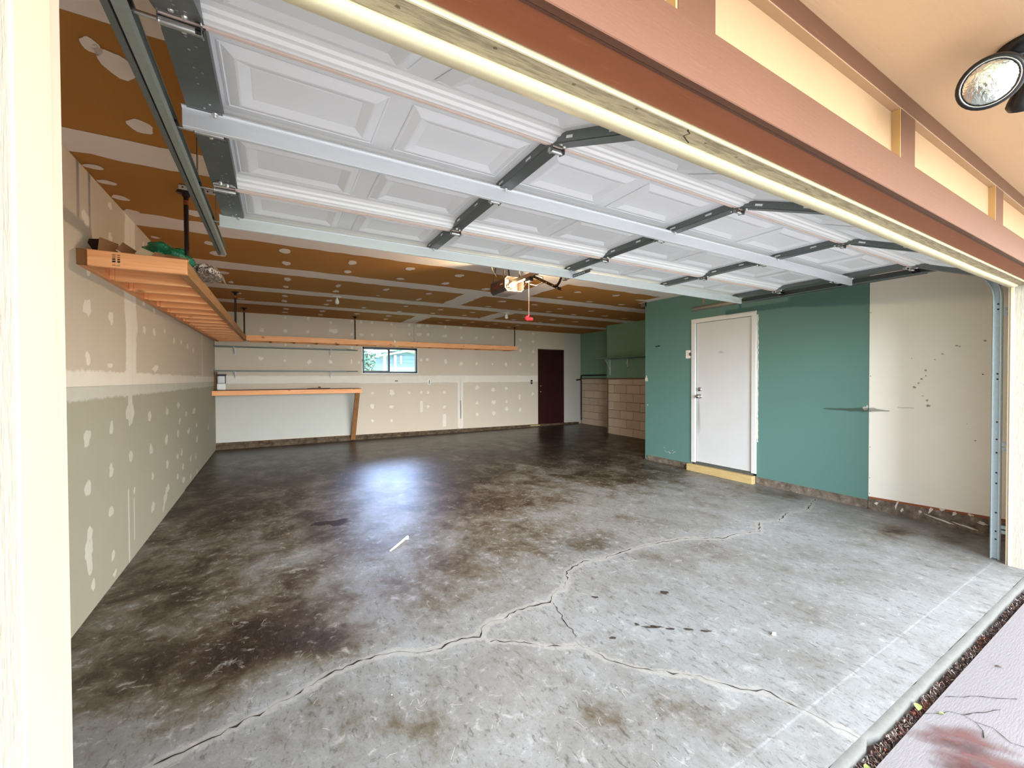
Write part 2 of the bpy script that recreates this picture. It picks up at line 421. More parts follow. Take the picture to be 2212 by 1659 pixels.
    def mesh(s, name, mats, origin=(0, 0, 0), attr=False):
        me = bpy.data.meshes.new(name); o = Vector(origin)
        me.from_pydata([(v[0] - o.x, v[1] - o.y, v[2] - o.z) for v in s.v], [], s.f)
        for m in mats: me.materials.append(MAT[m])
        me.polygons.foreach_set('material_index', s.mi); me.polygons.foreach_set('use_smooth', s.sm)
        if attr:
            at = me.attributes.new('a', 'FLOAT', 'POINT'); at.data.foreach_set('value', s.a)
        me.update(); return me
def worigin(o):
    v = Vector((0, 0, 0))
    while o is not None: v += Vector(o.location); o = o.parent
    return v
def obj(name, mb, mats, parent=None, attr=False, kind=None, label=None, loc=None):
    """mesh object; coordinates of mb are world ones unless loc is given (then local)"""
    if isinstance(mats, str): mats = [mats]
    if loc is None: me = mb.mesh(name, mats, worigin(parent), attr)
    else: me = mb.mesh(name, mats, (0, 0, 0), attr)
    o = bpy.data.objects.new(name, me); COL.objects.link(o)
    if parent is not None: o.parent = parent
    if loc is not None: o.location = loc
    if kind: o['kind'] = kind
    if label: o['label'] = label
    return o
def tag(o, label, cat, group=None):
    o['label'] = label; o['category'] = cat
    if group: o['group'] = group
    return o
def thing(name, label, cat, loc=(0, 0, 0), group=None):
    o = bpy.data.objects.new(name, None); COL.objects.link(o); o.location = loc; o.empty_display_size = .1
    return tag(o, label, cat, group)
def struct(name, mb, mats, loc=None): return obj(name, mb, mats, kind='structure')
def inst(src, parent, loc, rot=None, name=None):
    o = src.copy(); COL.objects.link(o); o.parent = parent; o.location = loc
    if rot is not None: o.rotation_euler = rot
    return o

# ------------------------------------------------------------------ room geometry (metres)
XL, XR, YB, YF = -.965, 5.306, 9.5, .80
def zf(x, y): return -.055 + .0055 * y if y > .86 else -.0503 + (y - .86) * .03
def zc(y): return 2.545 + (y - 2.9) * .0115
def xl(y): return -.952 - .0065 * (y - 2.9)

# floor slab -----------------------------------------------------------------
CRX = [-1, -.39, .18, .5, .92, 1.43, 1.7, 2.0, 3.0, 3.7, 5.3, 9]; CRY = [1.8, 1.88, 2.05, 2.07, 1.95, 2.03, 2.2, 2.37, 2.28, 2.06, 2.29, 2.3]
GA = [(-.25, 2.5, .45, .28, .38), (.1, 2.35, .35, .14, .25), (-.6, 3.2, .5, .6, .18), (.25, 2.8, .4, .2, .12), (1.1, 2.6, .45, .2, .16), (4.3, 3.9, .6, .25, .22), (3.6, 4.5, .6, .3, .15), (4.7, 1.45, .5, .12, .35), (4.9, 1.15, .4, .1, .35), (5.0, 2.7, .25, .5, .2), (3.4, 1.6, .7, .1, .10), (.45, 1.6, .3, .15, .14), (1.2, 1.25, .3, .12, .10), (2.0, 4.0, .5, .3, .1), (.1, 3.55, .35, .15, -.25), (.6, 3.0, .3, .2, -.1), (.9, 5, .8, .6, -.1), (2.5, 3.3, .7, .3, -.12), (2.0, 1.7, .5, .3, -.06)]
def floor_tone(x, y):
    yc = np.interp(x, CRX, CRY); 
    inside = 1 / (1 + math.exp(-(y - yc - .04) / .13))
    base = .20 + .24 * math.exp(-max(x + .4, 0) / 1.3)
    deep = np.interp(y, [1.9, 2.6, 4.0, 5.5, 7.5], [.42, .52, .64, .80, .95]) - .22 * (1 / (1 + math.exp(-(x - 2.6) / .35))) * float(np.interp(y, [3.0, 4.6], [1, 0]))
    v = base * (1 - inside) + deep * inside - .16 * math.exp(-((y - yc) / .09) ** 2)
    for a, b, c, d_, k in GA: v += k * math.exp(-((x - a) / c) ** 2 - ((y - b) / d_) ** 2)
    return v - .10 * (y < .86)
def seg_d(x, y, P):
    best = 9
    for i in range(len(P) - 1):
        (a, b), (c, d_) = P[i], P[i + 1]; L2 = (c - a) ** 2 + (d_ - b) ** 2
        t = min(1, max(0, ((x - a) * (c - a) + (y - b) * (d_ - b)) / L2)); best = min(best, math.hypot(x - a - t * (c - a), y - b - t * (d_ - b)))
    return best
crack_main = [(-.39, 1.879), (-.2, 1.92), (.027, 1.983), (.1, 2.01), (.178, 2.052), (.33, 2.075), (.497, 2.069), (.60, 2.00), (.68, 1.971), (.80, 1.99), (.915, 1.953), (.98, 2.03), (1.032, 2.051), (1.10, 2.04), (1.19, 2.064), (1.3, 2.07), (1.434, 2.036), (1.50, 2.10), (1.56, 2.14), (1.60, 2.13), (1.694, 2.215), (1.76, 2.31), (1.86, 2.34), (1.969, 2.378), (2.12, 2.33), (2.324, 2.358), (2.6, 2.35), (2.998, 2.284), (3.267, 2.126), (3.5, 2.12), (3.696, 2.056), (3.95, 2.2), (4.15, 2.12), (4.438, 2.197), (4.7, 2.14), (5.207, 2.29)]
crack_two = [(.955, 1.898), (1.1, 1.80), (1.2, 1.70), (1.329, 1.642), (1.38, 1.50), (1.494, 1.338), (1.58, 1.27), (1.655, 1.21), (1.72, 1.10), (1.756, 1.054), (1.83, 1.0), (1.854, .951), (1.873, .82), (1.90, .73), (1.91, .69)]
crack_three = [(1.446, 2.029), (1.42, 1.92), (1.39, 1.85), (1.371, 1.733), (1.333, 1.64)]
CH = [(.12, 3.55, .10, .035), (.2, 3.68, .12, .03), (-.02, 3.42, .10, .04), (.25, 3.5, .05, .03), (.1, 3.3, .12, .03), (4.9, 3.1, .25, .05), (4.1, 3.2, .3, .05), (5.0, 1.75, .25, .05), (.62, 3.05, .12, .04)]
m = MB(); xs = np.concatenate([np.arange(-1.6, -.98, .1), np.arange(-.98, 5.3, .024), np.arange(5.3, 8.3, .1)]); ys = [.690, .74, .80, .85, .858, .88] + list(np.arange(.90, 3.3, .024)) + list(np.arange(3.3, 5.5, .05)) + list(np.arange(5.5, 9.8, .1))
cc = []
for i, y in enumerate(ys):
    for x in xs:
        m.v.append((x, y, zf(x, y) - (.0007 if .852 >= y else 0))); m.a.append(floor_tone(x, y)); v = 0
        if y < 2.6:
            if abs(y - np.interp(x, CRX, CRY)) < .25: v = max(v, .5 + (1 - seg_d(x, y, crack_main) / .034) * .4)
            if .8 < x < 2.0 and y < 2.1: v = max(v, .5 + (1 - seg_d(x, y, crack_two) / .026) * .4, .5 + (1 - seg_d(x, y, crack_three) / .010) * .3)
        for a, b, c, d_ in CH:
            if abs(x - a) < 3 * c and abs(y - b) < 3 * d_: v = max(v, .5 + (1 - math.hypot((x - a) / c, (y - b) / d_)) * .2 - .06)
        cc.append(min(1, max(0, v)))
nx = len(xs)
for i in range(len(ys) - 1):
    for j in range(nx - 1): m.f.append((i * nx + j, i * nx + j + 1, (i + 1) * nx + j + 1, (i + 1) * nx + j)); m.mi.append(0); m.sm.append(False)
floor = obj('floor', m, 'concrete_floor', None, True, 'structure')
at_ = floor.data.attributes.new('c', 'FLOAT', 'POINT'); at_.data.foreach_set('value', cc)
# rounded front nosing of the slab
m = MB(); N = []
for k in range(6):
    t = k / 5 * PI / 2; N.append((.690 - .030 * math.sin(t), -.0569 - .02 * (1 - math.cos(t))))
xs2 = np.linspace(-1.6, 6.5, 140); jit = [rnd.uniform(-.0025, .0025) for _ in xs2]
for i, x in enumerate(xs2):
    chip = .02 if 1.90 < x < 1.965 else 0
    for (y, z) in N: m.v.append((x, y + jit[i] + chip, z)); m.a.append(1)
    m.v.append((x, .655 + chip, -.2)); m.a.append(1)
for i in range(len(xs2) - 1):
    for j in range(6): m.f.append((i * 7 + j, (i + 1) * 7 + j, (i + 1) * 7 + j + 1, i * 7 + j + 1)); m.mi.append(0); m.sm.append(True)
obj('slab_nosing', m, 'nosing', floor)

def fl(z=.0015): return lambda x, y: (x, y, zf(x, y) + z - (.0007 if y < .852 else 0))
def wig(P, amp):
    out = []
    for i in range(len(P) - 1):
        a, b = Vector(P[i]), Vector(P[i + 1]); k = max(1, int((b - a).length / .025))
        d = (b - a).normalized(); nn = Vector((-d.y, d.x))
        for j in range(k): out.append(a.lerp(b, j / k) + nn * rnd.uniform(-amp, amp))
    out.append(Vector(P[-1])); return [tuple(p) for p in out]
for P, wp, wd in ((crack_main, .022, .0035), (crack_two, .016, .0024), (crack_three, .008, .0022)):
    m = MB(); m.ribbon(fl(.0014), P, wp, .55, .03, 1.2)
    Q = wig(P, .0095); m = MB()
    m.ribbon(fl(.0026), Q, [wd * (rnd.uniform(.0, .35) if math.sin(k * .31) + rnd.uniform(-.9, .9) < -.1 else rnd.uniform(.4, 1.3)) for k, _ in enumerate(Q)], .4, .02, .25); obj('crack', m, 'crack_dark', floor, True, 'stuff')
m = MB()
m.blob(fl(.0016), (.47, 4.18), .15, .085, .35, 14); m.blob(fl(.0017), (.36, 4.24), .10, .05, .3)
m.blob(fl(.0016), (1.72, 5.65), .16, .07, .3)
obj('oil_spot', m, 'stain_oil', floor, True, 'stuff')
m = MB()
for cx, cy, a, b in ((1.71, 1.95, .022, .012), (1.52, 1.6, .02, .01), (2.13, 1.77, .03, .02), (1.72, 1.62, .014, .012), (1.76, 1.57, .04, .010), (1.80, 1.55, .04, .011), (1.85, 1.50, .025, .01), (1.93, 1.45, .03, .009), (2.0, 1.39, .03, .009)):
    m.blob(fl(.0018), (cx, cy), a, b, .3, 9, ang=-.6)
obj('drip_spot', m, 'stain_dark', floor, True, 'stuff')

# driveway, gap, outside ground ---------------------------------------------------
m = MB(); m.box((-6, -9, -.25), (12, .612, -.068)); drive = struct('driveway', m, 'driveway')
dp = lambda x, y: (x, y, -.0662)
m = MB(); m.blob(dp, (2.26, .50), .12, .06, .25, 20, ang=-.8, fe=2.2); m.blob(dp, (2.18, .42), .16, .07, .25, 20, ang=-.9, fe=2.2); m.blob(dp, (2.12, .3), .18, .08, .25, 20, ang=-1.1, fe=2.2)
obj('rust_stain', m, 'stain_rust', drive, True, 'stuff')
m = MB()
for P in ([(2.30, .612), (2.36, .575), (2.40, .565), (2.43, .53), (2.42, .49), (2.39, .47)], [(2.43, .53), (2.50, .50), (2.6, .46)], [(2.42, .495), (2.44, .45), (2.40, .40), (2.42, .36), (2.40, .28)], [(2.50, .60), (2.62, .53), (2.75, .44)], [(2.39, .47), (2.34, .455)]):
    Q = wig(P, .003); m.ribbon(lambda x, y: (x, y, -.0655), Q, [rnd.uniform(.0006, .0016) for _ in Q], .4, .02, .4)
obj('crack', m, 'crack_dark', drive, True, 'stuff')
m = MB(); m.box((-6, .600, -.25), (12, .70, -.098)); soil = struct('joint_bed', m, 'soil')
# litter packed into the joint
m = MB()
for k in range(3200):
    x = rnd.uniform(1.2, 4.6) if k % 4 else rnd.uniform(1.5, 2.6); y = rnd.uniform(.616, .652); z = -.092 + rnd.uniform(0, .017)
    a = rnd.uniform(0, PI) if rnd.random() < .5 else rnd.gauss(.9, .5); L = rnd.uniform(.004, .016); w = rnd.uniform(.0007, .003)
    d = Vector((math.cos(a), math.sin(a) * .8, rnd.uniform(-.5, .5))).normalized() * L; nn = Vector((-math.sin(a), math.cos(a), rnd.uniform(-.6, .6))).normalized() * w
    c = Vector((x, y, z)); mi = 0 if rnd.random() < .45 else (2 if rnd.random() < .75 else 1)
    if 2.28 < x < 2.42 or 3.1 < x < 3.3: mi = 1 if rnd.random() < .6 else mi
    m.add([c - d, c - nn, c + d, c + nn + Vector((0, 0, w))], [(0, 1, 2), (0, 2, 3)], mi)
lit = obj('leaf_litter', m, ['litter_dark', 'litter_rust', 'litter_pale'], None, kind='stuff')
tag(lit, 'dry leaf litter and twigs packed into the joint between garage slab and driveway', 'leaf litter')
def leaf(name, c, L, w, ang, mat, label, tilt=.2):
    m = MB(); V = []; n = 7
    for i in range(n + 1):
        t = i / n; ww = w * math.sin(PI * min(1, t * .96 + .02)) ** .8
        z = .004 * math.sin(PI * t)
        V += [(-ww, (t - .5) * L, z + ww * tilt), (0, (t - .5) * L, z), (ww, (t - .5) * L, z + ww * tilt)]
    F = [(i * 3 + j, i * 3 + j + 1, (i + 1) * 3 + j + 1, (i + 1) * 3 + j) for i in range(n) for j in range(2)]
    m.add(V, F, 0, True)
    o = obj(name, m, mat, None, loc=c); o.rotation_euler = (0, 0, ang)
    return tag(o, label, 'leaf')
leaf('leaf', (2.335, .640, -.072), .05, .013, 1.9, 'leaf_green', 'pale green leaf lying on the slab edge above rust-coloured litter')
leaf('leaf', (2.36, .574, -.0655), .024, .006, 1.0, 'leaf_green', 'tiny yellow-green leaf caught on the driveway crack')
leaf('leaf', (1.82, .632, -.077), .028, .008, 1.4, 'leaf_green', 'small green leaf in the joint nearest the camera')
leaf('leaf', (2.98, .535, -.0665), .03, .007, .9, 'litter_dark', 'grey withered leaf lying flat on the driveway', .05)
def pebble(name, c, r, mat, label, cat='pebble'):
    m = MB(); bm = bmesh.new(); bmesh.ops.create_icosphere(bm, subdivisions=2, radius=1)
    for v in bm.verts:
        k = 1 + rnd.uniform(-.18, .18); v.co = Vector((v.co.x * r * 1.25 * k, v.co.y * r * .8 * k, v.co.z * r * .6 * k))
    bm.verts.index_update(); m.add([v.co[:] for v in bm.verts], [[v.index for v in f.verts] for f in bm.faces]); bm.free()
    return tag(obj(name, m, mat, None, loc=(c[0], c[1], zf(c[0], c[1]) + r * .5 if c[1] > .7 else -.066 + r * .4)), label, cat)
pebble('pebble', (2.283, 1.192), .012, 'cardboard_edge', 'small tan stone alone on the pale concrete near the slab edge')
pebble('pebble', (2.565, .36), .009, 'twig', 'pale pebble beside the long driveway crack')
# white stick and long straw
m = MB(); m.tube([(.765, 3.265, zf(0, 3.3) + .009), (.83, 3.33, zf(0, 3.3) + .011), (.945, 3.46, zf(0, 3.3) + .012), (.96, 3.475, zf(0, 3.3) + .010)], .009, 8, rs=[.006, .009, .009, .013])
m.tube([(.94, 3.44, zf(0, 3.3) + .008), (.955, 3.43, zf(0, 3.3) + .012)], .006, 6)
tag(obj('plastic_stick', m, 'white_plastic'), 'thin white stick lying in the bluish window glare on the floor', 'stick')
m = MB(); zz = zf(0, 1.0)
m.tube([(-.09, 1.475, zz + .004), (-.06, 1.515, zz + .006), (-.035, 1.545, zz + .004)], .003, 6)
tag(obj('straw', m, 'white_plastic'), 'short white straw on dark concrete by the left door jamb', 'straw')
m = MB()
for k in range(300):
    x = rnd.uniform(-.4, 3.6); y = rnd.uniform(.75, 4.2); a = rnd.uniform(0, PI); L = rnd.uniform(.006, .03); b = rnd.uniform(-.8, .8); z = zf(x, y) + (.002 if y > .86 else -.010)
    d = Vector((math.cos(a), math.sin(a), 0)); e = Vector((math.cos(a + b), math.sin(a + b), 0))
    p = Vector((x, y, z)); w = Vector((-d.y, d.x, 0)) * .00055
    m.add([p - w, p + w, p + d * L + w + Vector((0, 0, .002)), p + d * L - w + Vector((0, 0, .002)), p + d * L + e * L * .7 + w, p + d * L + e * L * .7 - w], [(0, 3, 2, 1), (3, 5, 4, 2)])
for k in range(90):
    x = rnd.uniform(-.4, 5); y = rnd.uniform(.8, 6); r = rnd.uniform(.0015, .005); z = zf(x, y) + (.001 if y > .86 else -.011)
    m.add([(x - r, y, z), (x, y - r * .7, z), (x + r, y, z), (x, y + r * .7, z), (x, y, z + r * .6)], [(0, 1, 4), (1, 2, 4), (2, 3, 4), (3, 0, 4)])
tag(obj('floor_debris', m, 'twig', None, kind='stuff'), 'scattered pale straw clippings and crumbs on the concrete floor', 'debris')

# ground and roof -------------------------------------------------------------------
m = MB(); m.box((-40, -40, -.4), (45, 60, -.26)); struct('ground', m, 'grass')
m = MB(); m.box((-1.8, -.32, 2.78), (9.2, 10.2, 2.95)); struct('roof', m, 'roof_shingle')

# ceiling ----------------------------------------------------------------------------
m = MB(); nn = [(-1.2, .80), (8.1, .80), (8.1, 9.65), (-1.2, 9.65)]
m.hexa([(x, y, zc(y)) for x, y in nn] + [(x, y, zc(y) + .1) for x, y in nn]); ceil = struct('ceiling', m, 'ceiling_board')
cp = lambda x, y: (x, y, zc(y) - .0018)
m = MB()
bands = [(1.77, .13), (2.945, .135), (4.19, .155), (5.48, .16), (6.77, .16), (8.09, .17)]
for y, w in bands: m.ribbon(cp, [(-.965, y), (7.9, y)], w, .10, .11, .15)
for x, a, b, w in ((2.60, 5.6, 6.7, .15), (3.90, 6.8, 8.0, .16), (2.66, 8.2, 9.45, .15), (3.20, 4.25, 5.4, .15), (3.9, 3.0, 4.1, .15), (5.21, .9, 4.75, .09), (1.3, 1.8, 2.9, .15)):
    m.ribbon(lambda u, v: (u, v, zc(v) - .0022), [(x, a), (x, b)], w, .10, .11, .15)
m.ribbon(lambda u, v: (u, v, zc(v) - .0024), [(5.25, 4.85), (7.7, 4.85)], .06, .2, .1, .2)
obj('joint_tape', m, 'tape_ceiling', ceil, True, 'stuff')
CB = [(.09, 4.56, .049, .13), (.11, 5.05, .044, .12), (.72, 4.67, .046, .122), (.74, 5.11, .044, .102), (1.33, 4.61, .054, .102), (1.36, 5.15, .057, .069), (1.93, 4.62, .061, .096), (1.94, 5.11, .056, .098), (.14, 5.88, .041, .145), (.13, 6.41, .038, .107), (.74, 5.98, .034, .138), (.76, 6.4, .044, .126), (1.36, 5.91, .039, .122), (1.97, 5.89, .045, .085), (1.98, 6.41, .036, .14), (.13, 7.17, .046, .107), (.13, 7.67, .046, .153), (.76, 7.24, .049, .115), (.76, 7.68, .043, .129), (1.35, 6.41, .031, .047), (1.38, 7.72, .041, .102), (1.99, 7.18, .044, .074), (2.04, 7.84, .048, .087), (2.64, 7.24, .056, .079), (2.67, 7.75, .059, .089), (3.29, 7.24, .058, .082), (3.31, 7.68, .051, .091), (.78, 8.54, .058, .159), (.79, 9.07, .051, .134), (.18, 8.58, .051, .138), (.16, 9.05, .054, .128), (1.4, 8.56, .055, .124), (2.01, 8.54, .062, .128), (2.07, 9.08, .055, .116), (2.56, 5.18, .06, .114), (3.21, 5.9, .07, .104), (3.25, 6.48, .058, .078), (-.9, 3.74, .05, .062), (-.51, 3.83, .057, .098), (-.51, 4.63, .051, .083), (-.49, 5.0, .071, .122), (-.51, 5.88, .054, .102), (-.49, 6.44, .03, .102), (-.9, 4.01, .044, .057), (-.9, 4.67, .031, .049), (-.46, 7.26, .045, .094), (-.46, 7.78, .056, .072), (-.52, 2.14, .06, .11), (-.57, 2.06, .03, .06), (-.55, 2.62, .055, .085), (-.9, 3.26, .05, .045), (-.9, 3.48, .05, .05), (3.8, 4.7, .058, .073), (3.81, 5.14, .047, .07), (4.45, 4.6, .061, .075), (4.45, 5.21, .066, .067), (5.08, 4.7, .113, .074), (5.11, 5.15, .069, .069), (3.85, 5.91, .073, .069), (4.47, 6.05, .055, .065), (4.5, 6.44, .067, .072), (5.13, 5.96, .076, .077), (5.13, 6.48, .07, .076), (5.8, 6.32, .092, .075), (6.39, 6.37, .085, .066), (3.88, 6.45, .046, .058), (5.23, 7.33, .088, .078), (5.84, 7.81, .083, .072), (5.87, 7.35, .091, .081), (5.25, 7.84, .069, .07), (4.5, 7.3, .06, .08), (4.5, 7.75, .06, .08), (3.3, 8.6, .06, .08), (3.9, 8.6, .06, .08), (4.5, 8.6, .06, .08), (3.3, 9.05, .06, .08), (3.9, 9.05, .06, .08), (4.5, 9.05, .06, .08), (5.1, 8.6, .06, .08), (5.7, 8.6, .06, .08), (5.1, 9.05, .06, .08)]
m = MB()
for x, y, a, b in CB: m.blob(lambda u, v: (u, v, zc(v) - .0026), (x, y), a, b * .82, .14, 18)
obj('screw_patch', m, 'mud_ceiling', ceil, True, 'stuff')

# left wall ---------------------------------------------------------------------------
m = MB(); y0, y1 = .78, 9.6
m.hexa([(xl(y0), y0, -.3), (xl(y0) - .12, y0, -.3), (xl(y1) - .12, y1, -.3), (xl(y1), y1, -.3), (xl(y0), y0, 2.7), (xl(y0) - .12, y0, 2.7), (xl(y1) - .12, y1, 2.7), (xl(y1), y1, 2.7)])
wl = struct('wall_left', m, 'drywall_tan')
LW = [(2.96, 2.25, .038, .048), (3.33, 2.26, .068, .048), (3.75, 2.49, .045, .028), (3.74, 2.28, .045, .032), (2.96, 1.98, .039, .06), (3.33, 1.74, .068, .055), (3.74, 1.74, .056, .047), (2.96, 1.74, .039, .045), (3.35, 1.96, .035, .024), (3.32, 1.45, .043, .041), (3.7, 1.42, .055, .019), (4.92, 1.43, .127, .032), (4.56, 1.75, .044, .04), (4.9, 1.76, .052, .043), (5.33, 1.81, .051, .03), (5.78, 1.75, .046, .045), (6.19, 1.77, .053, .035), (6.61, 1.75, .061, .045), (7.03, 1.72, .056, .04), (4.56, 1.97, .053, .03), (4.91, 1.96, .063, .027), (4.57, 2.47, .036, .025), (3.28, .99, .062, .055), (3.7, 1.0, .044, .049), (4.13, 1.08, .11, .08), (4.13, 1.17, .05, .10), (4.13, 1.01, .071, .031), (4.69, 1.0, .067, .046), (5.39, 1.0, .065, .048), (4.13, .74, .057, .048), (3.69, .72, .049, .05), (4.72, .71, .068, .046), (5.33, .71, .076, .059), (3.28, .7, .058, .05), (3.67, .45, .054, .042), (3.3, .43, .042, .044), (3.29, .33, .059, .057), (5.36, .47, .064, .047), (4.76, .47, .049, .036), (5.38, .22, .065, .047), (5.25, .15, .098, .052), (4.76, .19, .079, .041), (3.69, .15, .039, .035), (6.02, .85, .06, .04), (5.93, .71, .071, .04), (6.6, .67, .102, .037), (7.23, .69, .074, .041), (7.26, .48, .1, .049), (7.06, .9, .165, .04), (6.45, .9, .077, .036), (5.97, 1.03, .098, .033), (5.88, .46, .063, .039), (6.13, .47, .062, .041), (6.73, .3, .064, .045), (7.14, .25, .058, .04), (6.18, .28, .078, .034), (6.21, .13, .107, .042), (5.86, .23, .056, .039), (6.7, .06, .063, .038), (7.22, .03, .069, .03), (8.46, .54, .07, .049), (4.2, .47, .03, .036), (2.94, .67, .013, .024), (3.34, .11, .035, .041), (3.72, .02, .045, .023)]
def cover(U, V, blobs, lines, seed=1):
    """compound coverage: .5 at the edge of each patch, 1 inside"""
    r_ = random.Random(seed); A = np.zeros_like(U)
    for cu, cv, a, b in blobs:
        du, dv = (U - cu) / a / .88, (V - cv) / b / .9; th = np.arctan2(dv, du); rr = np.sqrt(du * du + dv * dv)
        ed = 1 + sum(r_.uniform(.03, .16) * np.sin(k * th + r_.uniform(0, 6.3)) for k in (1, 2, 3, 5))
        A = np.maximum(A, np.clip(.5 + (1 - rr / ed) * .9, 0, 1))
    for (u0, v0), (u1, v1), w in lines:
        L2 = (u1 - u0) ** 2 + (v1 - v0) ** 2; t = np.clip(((U - u0) * (u1 - u0) + (V - v0) * (v1 - v0)) / L2, 0, 1)
        dd = np.hypot(U - u0 - t * (u1 - u0), V - v0 - t * (v1 - v0)); A = np.maximum(A, np.clip(.5 + (1 - dd / w) * .8, 0, 1))
    return A
def grid_sheet(par, fn, u0, u1, v0, v1, mat, blobs, lines, back, st=.022, seed=1):
    """one wallboard sheet: fn(u, v, depth) -> point"""
    nu, nv = max(2, int((u1 - u0) / st)), max(2, int((v1 - v0) / st)); us = np.linspace(u0, u1, nu); vs = np.linspace(v0, v1, nv)
    U, V = np.meshgrid(us, vs); A = cover(U, V, blobs, lines, seed); m = MB()
    for i in range(nv):
        for j in range(nu): m.v.append(fn(us[j], vs[i], 0)); m.a.append(float(A[i, j]))
    for i in range(nv - 1):
        for j in range(nu - 1): k = i * nu + j; m.f.append((k, k + 1, k + nu + 1, k + nu)); m.mi.append(0); m.sm.append(False)
    c = [(u0, v0), (u1, v0), (u1, v1), (u0, v1)]
    m.hexa([fn(u, v, -.0003) for u, v in c] + [fn(u, v, back) for u, v in c])
    m.a += [0.] * (len(m.v) - len(m.a)); m.a[-8:] = [0.] * 8
    return obj('drywall_sheet', m, mat, par, True)
LWL = [((1.0, 1.29), (9.45, 1.29), .085), ((4.17, 1.33), (4.2, 1.75), .13), ((4.2, 1.75), (4.16, 2.0), .15), ((4.16, 2.0), (4.2, 2.54), .13), ((7.86, 1.33), (7.86, 2.5), .03), ((4.05, -.03), (4.05, .5), .018), ((4.19, .1), (4.19, .4), .012), ((4.13, 1.2), (4.13, 1.1), .05), ((3.26, .36), (3.30, .22), .035), ((5.3, .22), (5.15, .06), .03)]
lf = lambda u, v, d: (xl(u) + .004 + d, u, v)
for a, b in ((.82, 4.2), (4.2, 7.86), (7.86, 9.49)): grid_sheet(wl, lf, a + .001, b - .001, 1.285, 2.62, 'mud_tan', LW, LWL, -.004)
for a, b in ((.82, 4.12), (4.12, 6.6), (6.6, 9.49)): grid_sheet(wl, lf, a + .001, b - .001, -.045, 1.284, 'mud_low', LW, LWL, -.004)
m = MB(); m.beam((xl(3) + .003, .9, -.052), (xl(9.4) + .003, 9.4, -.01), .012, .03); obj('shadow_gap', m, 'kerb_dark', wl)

# back wall (openings for the window and the maroon door) --------------------------------
m = MB()
for a, b in (((-1.1, -.3), (1.661, 2.75)), ((1.661, -.3), (2.881, 1.457)), ((1.661, 2.035), (2.881, 2.75)), ((2.881, -.3), (6.278, 2.75)), ((6.278, 2.135), (7.168, 2.75)), ((7.168, -.3), (8.0, 2.75))):
    m.box((a[0], YB, a[1]), (b[0], YB + .12, b[1]))
wbk = struct('wall_back', m, 'drywall_back')
BW = [(.18, 2.57, .027, .035), (.6, 2.59, .028, .036), (1.02, 2.52, .03, .037), (1.44, 2.58, .031, .038), (1.64, 2.57, .032, .039), (1.86, 2.58, .033, .039), (2.3, 2.57, .034, .04), (2.7, 2.57, .036, .041), (2.94, 2.58, .07, .041), (3.14, 2.58, .037, .042), (3.59, 2.58, .039, .043), (3.99, 2.59, .041, .044), (-.23, 2.29, .049, .046), (.18, 2.3, .042, .041), (.58, 2.3, .038, .042), (1.08, 2.35, .104, .05), (1.44, 2.3, .031, .038), (1.65, 2.3, .049, .039), (1.87, 2.3, .044, .033), (2.29, 2.32, .04, .04), (2.7, 2.37, .028, .041), (2.94, 2.37, .077, .041), (3.15, 2.37, .037, .042), (3.58, 2.36, .075, .043), (4.01, 2.34, .041, .044), (4.42, 2.35, .042, .045), (4.89, 2.39, .044, .045), (.18, 2.02, .027, .036), (.59, 2.01, .028, .036), (1.44, 2.01, .031, .038), (-.25, 1.73, .049, .046), (.16, 1.7, .027, .036), (.6, 1.69, .049, .049), (1.01, 1.69, .04, .044), (1.43, 1.7, .024, .064), (1.58, 1.69, .03, .039), (2.98, 1.77, .037, .041), (3.13, 1.78, .037, .042), (3.59, 1.74, .045, .064), (4.0, 1.7, .055, .051), (4.42, 1.7, .042, .045), (4.87, 1.69, .034, .03), (5.27, 1.69, .044, .054), (4.43, 1.09, .065, .06), (4.88, 1.03, .06, .053), (5.27, 1.06, .046, .046), (4.42, .7, .043, .045), (4.9, .71, .077, .053), (5.28, .72, .046, .046), (5.28, .52, .062, .054), (4.42, .42, .043, .045), (4.9, .42, .068, .053), (1.86, 1.01, .033, .039), (2.29, 1.01, .066, .067), (2.69, 1.0, .036, .041), (2.98, 1.01, .037, .042), (3.14, .99, .037, .042), (3.55, .99, .039, .043), (1.86, .71, .05, .059), (2.28, .69, .053, .04), (3.14, .66, .037, .042), (2.98, .64, .028, .125), (3.55, .64, .039, .043), (1.86, .39, .033, .039), (2.28, .37, .034, .04), (5.71, 2.36, .048, .047), (6.12, 2.33, .05, .048), (5.71, 2.08, .048, .047), (6.12, 2.06, .05, .048), (5.71, 1.7, .048, .047), (6.1, 1.7, .05, .048), (6.13, 2.55, .05, .04), (5.69, .83, .044, .079), (5.7, .48, .044, .063), (6.1, .9, .038, .048)]
BWL = [((1.60, 1.315), (6.25, 1.315), .085), ((-.95, 1.32), (1.6, 1.32), .075), ((3.97, .15), (3.97, 1.25), .07), ((3.55, .2), (3.55, .42), .045), ((2.98, .56), (2.98, .78), .03)]
bf = lambda u, v, d: (u, YB - .003 - d, v)
def bsheet(x0, x1, z0, z1, mat): return grid_sheet(wbk, bf, x0 + .001, x1 - .001, z0, z1, mat, BW, BWL, -.003, .025, 5)
m = MB(); m.box((-.98, YB - .003, .125), (1.499, YB, 1.03)); obj('drywall_sheet', m, 'primed', wbk)
bsheet(-.98, 1.5, 1.031, 1.302, 'mud_back')
bsheet(1.501, 3.975, .085, 1.302, 'mud_back'); bsheet(3.976, 6.27, .065, 1.302, 'mud_back')
bsheet(-.98, 1.655, 1.303, 2.62, 'mud_back'); bsheet(1.655, 2.887, 2.04, 2.62, 'mud_back'); bsheet(1.655, 2.887, 1.303, 1.45, 'mud_back'); bsheet(2.888, 6.27, 1.303, 2.62, 'mud_back')
